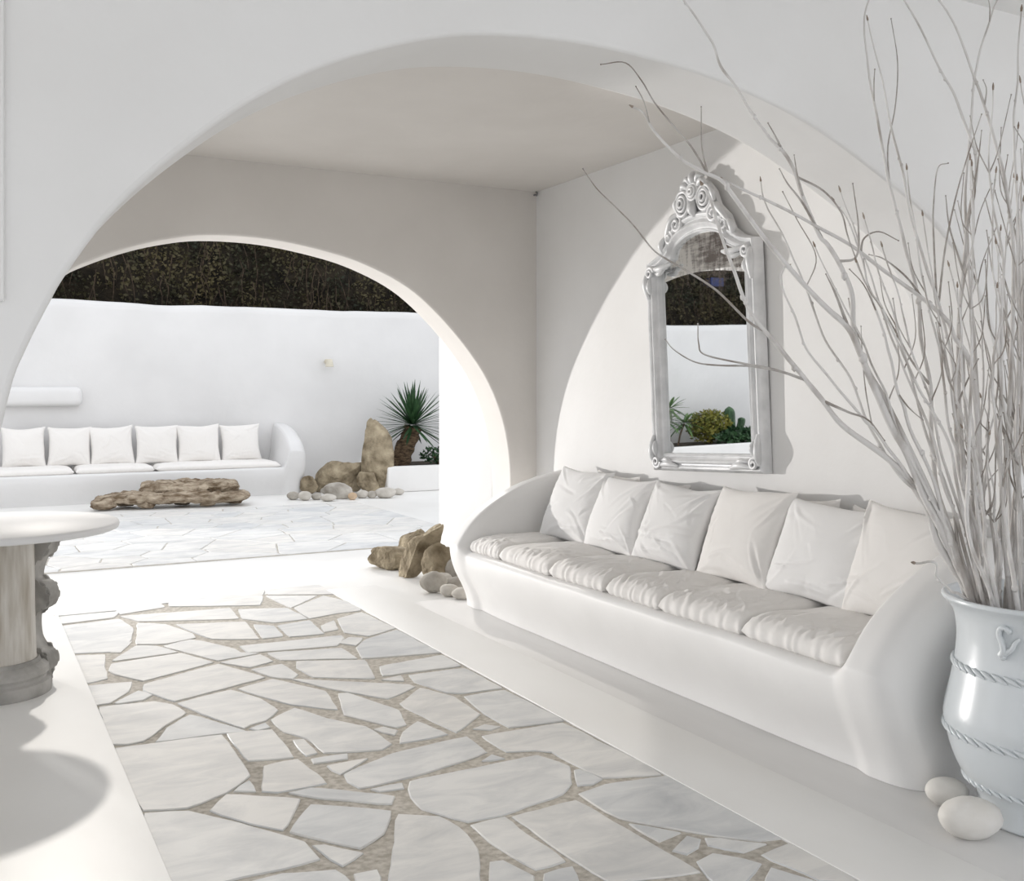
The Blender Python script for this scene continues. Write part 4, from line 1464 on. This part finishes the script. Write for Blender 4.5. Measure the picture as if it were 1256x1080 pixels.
# ================================================================== BRANCHES
def branch(pts, d0, d1, r0, r1, seed, label=None, group=None, twigs=(), name='branch', buds=4, down=True):
    """pts: photo pixels from the vase mouth outwards; depth runs from d0 to d1, with its own bow"""
    rg = random.Random(seed)
    def depth(t):
        return d0 + (d1 - d0) * t + .05 * math.sin(t * 3.1 + seed) * t
    L = [0]
    for a, b in zip(pts, pts[1:]):
        L.append(L[-1] + math.hypot(b[0] - a[0], b[1] - a[1]))
    w = [at_depth(x, y, depth(l / L[-1])) for (x, y), l in zip(pts, L)]
    # continue down into the vase
    foot = Vector((vx + (w[0].x - vx) * .45 + rg.uniform(-.04, .04), vy + (w[0].y - vy) * .45 + rg.uniform(-.04, .04), .40 + rg.uniform(0, .08)))
    dirn = w[0] - foot
    if down:
        rv = Vector((w[0].x - vx, w[0].y - vy))
        if rv.length > .24:
            rv *= .24 / rv.length
            w[0] = Vector((vx + rv.x, vy + rv.y, .735))
        foot = Vector((vx + rv.x * .5, vy + rv.y * .5, .42))
        w = [foot, Vector((vx + rv.x * .85, vy + rv.y * .85, .61))] + w
    p = catmull(w, 7)
    n = len(p)
    q, rad = [], []
    for i, v in enumerate(p):
        t = i / (n - 1)
        j = Vector((noise.noise(Vector((t * 14, seed, 1))), noise.noise(Vector((t * 14, seed, 2))), noise.noise(Vector((t * 14, seed, 3))))) * .006 * min(1, t * 5)
        q.append(v + j)
        rad.append((r0 + (r1 - r0) * t ** .8) * (1 + .10 * noise.noise(Vector((t * 25, seed, 6)))))
    bm = bmesh.new()
    add_tube(bm, q, rad, 8)
    # knots
    for k in range(buds):
        i = rg.randrange(int(n * .3), n - 1)
        m = bmesh.ops.create_icosphere(bm, subdivisions=1, radius=rad[i] * 1.5)
        off = Vector((rg.uniform(-1, 1), rg.uniform(-1, 1), rg.uniform(-1, 1))).normalized() * rad[i] * .5
        for v in m['verts']:
            v.co = Vector((v.co.x, v.co.y, v.co.z * 1.3)) + q[i] + off
    o = obj(name, bm, M['branch'], angle=80)
    tag(o, label or 'thin upright whitewashed branch in the dense bundle at the right of the vase', 'branch', group or 'whitewashed branches in the vase')
    # dry brown tip
    bm = bmesh.new()
    add_tube(bm, [q[-1] + (q[-2] - q[-1]) * .3, q[-1], q[-1] + (q[-1] - q[-2]).normalized() * .012], [r1 * 1.2, r1 * 1.6, r1 * .5], 6)
    obj('tip', bm, M['bud'], o)
    for tw in twigs:
        tp = tw if isinstance(tw[0], tuple) else tw[0]
        tw_pts = [Vector(at_depth(x, y, 1.0)) for x, y in tp]
        # start the twig on the branch: nearest sample in picture direction
        best = min(range(n), key=lambda i: (to_px(q[i])[0] - tp[0][0]) ** 2 + (to_px(q[i])[1] - tp[0][1]) ** 2)
        ds = q[best].y * CO + q[best].x * SI
        W = [q[best]] + [at_depth(x, y, ds - .10 * (k + 1) / len(tp) * (1 if seed % 2 else -.3)) for k, (x, y) in enumerate(tp[1:])]
        W = catmull(W, 6)
        rb = max(rad[best] * .62, .0022)
        bm = bmesh.new()
        add_tube(bm, W, [rb + (.0014 - rb) * k / (len(W) - 1) for k in range(len(W))], 6)
        m = bmesh.ops.create_icosphere(bm, subdivisions=1, radius=.0028)
        for v in m['verts']:
            v.co += W[-1]
        obj('twig', bm, M['twig'], o, angle=80)
    return o

G = 'whitewashed branches in the vase'
branch([(1183, 748), (1151, 666), (1135, 621), (1115, 589), (1090, 564), (1033, 519), (1005, 487), (976, 450), (944, 412), (919, 381), (902, 337), (885, 290), (872, 246), (861, 226)],
       3.30, 2.98, .0155, .0035, 1, 'lowest thick branch, bending left across the right edge of the mirror', G,
       twigs=[[(938, 405), (918, 394), (880, 357), (844, 333), (818, 318), (800, 305), (776, 275), (749, 248), (731, 230), (715, 207)],
              [(988, 466), (960, 456), (922, 449), (884, 448), (853, 444), (827, 429), (816, 416)],
              [(988, 466), (950, 453), (914, 446), (865, 435), (857, 421), (856, 397)],
              [(1010, 492), (1040, 505), (1065, 515), (1085, 540)]])
branch([(1193, 748), (1174, 690), (1150, 640), (1131, 600), (1111, 552), (1094, 524), (1070, 471), (1054, 430), (1041, 403), (1017, 381), (980, 342), (942, 297), (902, 243), (884, 221), (861, 210), (834, 194), (803, 158), (789, 140), (776, 131)],
       3.29, 2.93, .0185, .0026, 3, 'thickest branch, rising left behind the crest of the mirror', G,
       twigs=[[(868, 213), (848, 180), (825, 153), (803, 126), (787, 99), (767, 77), (737, 79)], [(868, 213), (861, 180), (860, 131)],
              [(800, 152), (790, 125), (780, 106)], [(1041, 403), (1025, 361), (1013, 336)]])
branch([(1196, 748), (1176, 690), (1150, 625), (1120, 560), (1085, 490), (1062, 450), (1047, 405), (1046, 361), (1032, 329), (1014, 300), (1005, 288), (987, 248), (976, 212), (960, 185), (942, 167), (920, 135), (904, 108), (884, 81), (875, 54), (863, 34), (842, 6), (834, -8)],
       3.28, 2.95, .0135, .0026, 5, 'long branch reaching highest on the left, past the top of the arch', G,
       twigs=[[(960, 185), (950, 165), (942, 151)], [(978, 218), (1010, 234), (1032, 261), (1041, 293), (1064, 352), (1082, 378)],
              [(1010, 296), (985, 250), (966, 225), (956, 207)], [(1028, 322), (1050, 315), (1053, 279), (1046, 225)], [(985, 245), (978, 215), (974, 190)]])
branch([(1208, 748), (1206, 680), (1202, 590), (1196, 475), (1184, 434), (1172, 414), (1159, 389), (1131, 367), (1087, 333), (1050, 306), (1005, 279), (960, 255), (915, 234), (884, 219)],
       3.36, 3.02, .0125, .0035, 7, 'branch running nearly level leftwards above the mirror', G,
       twigs=[[(1055, 308), (1060, 292), (1078, 284), (1102, 295)], [(1131, 367), (1112, 340), (1085, 318), (1066, 312)]])
branch([(1190, 749), (1160, 660), (1138, 610), (1115, 585), (1094, 556), (1070, 524), (1054, 507), (1017, 463), (988, 426), (972, 381), (958, 345), (960, 330), (966, 326)],
       3.33, 3.05, .0085, .0022, 9, 'thin dark hooked branch just right of the mirror', G, twigs=[[(1070, 524), (1062, 480), (1058, 440), (1056, 400)]])
branch([(1195, 746), (1165, 660), (1143, 585), (1115, 520), (1102, 483), (1090, 430), (1082, 401), (1066, 357), (1058, 320), (1040, 270), (1022, 245)],
       3.28, 3.02, .0090, .0022, 11, 'slim branch with a kink in front of the sunlit wall, left of the bundle', G, twigs=[[(1102, 483), (1115, 500), (1132, 515)], [(1074, 380), (1060, 350), (1042, 330)]])
branch([(1196, 745), (1172, 670), (1151, 601), (1143, 548), (1141, 483), (1131, 422), (1127, 369), (1111, 306), (1100, 261), (1091, 225), (1082, 180), (1073, 126), (1064, 81), (1060, 27), (1068, -8)],
       3.30, 3.12, .0110, .0024, 13, 'tall straight branch standing leftmost of the upright ones, reaching the top of the picture', G,
       twigs=[[(1091, 225), (1089, 180), (1098, 131), (1101, 77), (1093, 23)], [(1073, 126), (1072, 100), (1073, 85)], [(1140, 470), (1118, 442), (1095, 400), (1082, 377)]])
branch([(1204, 745), (1192, 646), (1176, 572), (1172, 503), (1168, 442), (1151, 373), (1132, 315), (1116, 257), (1105, 203), (1091, 144), (1078, 81), (1064, 23)],
       3.34, 3.14, .0105, .0020, 15, 'second tall upright branch from the left, ending near the top edge', G,
       twigs=[[(1147, 370), (1159, 306), (1172, 243), (1186, 194), (1204, 140)], [(1147, 360), (1145, 288), (1145, 252), (1150, 207), (1163, 200)], [(1172, 503), (1185, 470), (1200, 440)]])
branch([(1206, 746), (1196, 660), (1183, 580), (1175, 470), (1179, 374), (1183, 306), (1190, 252), (1199, 203), (1190, 167), (1172, 122), (1154, 86), (1132, 41), (1109, 0), (1100, -14)],
       3.38, 3.18, .0115, .0022, 17, 'tall branch bending left near its top, leaving the picture at the top edge', G,
       twigs=[[(1190, 252), (1199, 203), (1204, 160)], [(1180, 330), (1165, 280), (1160, 240)], [(1186, 270), (1196, 235), (1193, 210)]])
branch([(1222, 747), (1228, 640), (1238, 500), (1243, 350), (1240, 270), (1226, 194), (1208, 131), (1190, 81), (1172, 32), (1147, -6)],
       3.30, 3.12, .0110, .0026, 19, 'tall branch arching left over the bundle to the top edge', G,
       twigs=[[(1240, 270), (1232, 225), (1236, 190)], [(1208, 131), (1210, 110), (1206, 98)]])
branch([(1216, 747), (1206, 640), (1200, 500), (1192, 380), (1185, 250), (1192, 131), (1199, 77), (1213, 27), (1226, -6)],
       3.42, 3.25, .0100, .0022, 21, 'pale straight branch near the right edge reaching the top', G, twigs=[[(1213, 27), (1214, 8), (1210, -8)]])
branch([(1240, 748), (1246, 640), (1248, 500), (1250, 300), (1244, 180), (1246, 113), (1253, 10)],
       3.34, 3.2, .0105, .0024, 23, 'upright branch along the right edge of the picture', G, twigs=[[(1248, 300), (1236, 250), (1224, 195)]])
branch([(1190, 748), (1172, 668), (1152, 622), (1110, 590), (1078, 545), (1062, 511), (1041, 462), (1010, 410), (985, 345), (969, 306), (942, 257), (933, 221)],
       3.28, 3.06, .0085, .0020, 25, 'thin branch rising in front of the wall to the right of the mirror crest', G, twigs=[[(990, 355), (1001, 315), (978, 270), (960, 235)]])
branch([(1200, 748), (1176, 605), (1163, 540), (1135, 491), (1111, 442), (1082, 377), (1064, 352), (1050, 320)],
       3.24, 3.05, .0080, .0022, 27, 'short slim branch crossing the others before the sunlit wall', G)
branch([(1204, 752), (1182, 732), (1164, 722), (1149, 706), (1147, 690), (1121, 690)], 3.31, 3.10, .006, .0035, 29, 'short cut stub poking left just above the vase rim', G, buds=1)
# slim stems between the big ones, in front of the sunlit wall
for k, (tx_, ty_, bx_) in enumerate(((1000, 300, 1192), (1030, 232, 1204), (1058, 265, 1198), (1085, 300, 1212), (1110, 205, 1206), (1128, 262, 1216))):
    rg = random.Random(900 + k)
    pts = []
    for i in range(8):
        t = i / 7
        bow = (t * (1 - t)) * rg.uniform(-50, -20)
        pts.append((bx_ + (tx_ - bx_) * (t ** 1.25) + bow + rg.uniform(-4, 4), 748 + (ty_ - 748) * t))
    tws = [[pts[4], (pts[4][0] + 14, pts[4][1] - 40), (pts[4][0] + 10, pts[4][1] - 92)], [pts[5], (pts[5][0] - 16, pts[5][1] - 30), (pts[5][0] - 22, pts[5][1] - 62)]]
    branch(pts, 3.28, 3.04 + .02 * k, .0085, .002, 300 + k, 'slim whitewashed stem fanning out in front of the sunlit wall, left of the dense bundle',
           'slim stems fanning in front of the wall', twigs=tws, buds=5)

# dense upright bundle
rg = random.Random(2024)
for k in range(38):
    bx = 1192 + (k * 47 % 38) / 37 * 125
    by = 748 + rg.uniform(-3, 4)
    topx = bx + rg.uniform(-48, 26)
    topy = rg.choice([250, 330, 400, 180, 300, 470, 520, 120]) + rg.uniform(-50, 50)
    d0 = 3.33 + rg.uniform(-.18, .16)
    n = 6
    pts = []
    for i in range(n + 1):
        t = i / n
        pts.append((bx + (topx - bx) * t + 13 * math.sin(t * rg.uniform(2, 6) + k) * t ** .5 + rg.uniform(-4, 4) * t, by + (topy - by) * t))
    tw = []
    for j in range(rg.randrange(2, 5)):
        i = rg.randrange(2, n)
        s = rg.choice((-1, 1))
        x, y = pts[i]
        tw.append([(x, y), (x + s * rg.uniform(6, 16), y - rg.uniform(18, 34)), (x + s * rg.uniform(10, 28), y - rg.uniform(50, 105))])
    branch(pts, d0, min(d0 - .02, 3.36) - rg.uniform(0, .18), rg.uniform(.0055, .0125), .0020, 100 + k, twigs=tw, buds=5)

# ================================================================== LIGHT
w = bpy.data.worlds.new('sky')
bpy.context.scene.world = w
w.use_nodes = True
bg = w.node_tree.nodes['Background']
bg.inputs[0].default_value = (.94, .96, 1.0, 1)
bg.inputs[1].default_value = 1.22

sun = bpy.data.lights.new('sun', 'SUN')
sun.energy = .75
sun.angle = R(1.5)
sun.color = (1, .95, .88)
so = bpy.data.objects.new('sun', sun)
so.rotation_euler = Vector((-.15, -1, -.56)).to_track_quat('-Z', 'Y').to_euler()
so.location = (0, 20, 12)
C.objects.link(so)

# added unseen spot for bounced sunlight, throwing the far arch on the mirror wall
sp_ = bpy.data.lights.new('added_bounce_spot', 'SPOT')
sp_.energy = 4300
sp_.spot_size = R(50)
sp_.spot_blend = .3
sp_.shadow_soft_size = .10
sp_.color = (1, .97, .94)
po = bpy.data.objects.new('added_bounce_spot', sp_)
po.location = (-3.0, 13.95, .77)
po.rotation_euler = (Vector((3.6, 4.6, 1.3)) - Vector(po.location)).to_track_quat('-Z', 'Y').to_euler()
C.objects.link(po)

# ================================================================== CAMERA
cd = bpy.data.cameras.new('camera')
cd.sensor_fit = 'HORIZONTAL'
cd.sensor_width = 36
cd.lens = 36 * F / 1256
cd.shift_y = -(540 - HZ) / 1256
cam = bpy.data.objects.new('camera', cd)
cam.location = (0, 0, CH)
cam.rotation_euler = (R(90), 0, -TH)
C.objects.link(cam)
sc = bpy.context.scene
sc.camera = cam
sc.view_settings.view_transform = 'Standard'
sc.view_settings.look = 'None'
sc.view_settings.gamma = 1
sc.view_settings.use_curve_mapping = False
sc.view_settings.exposure = 0.16
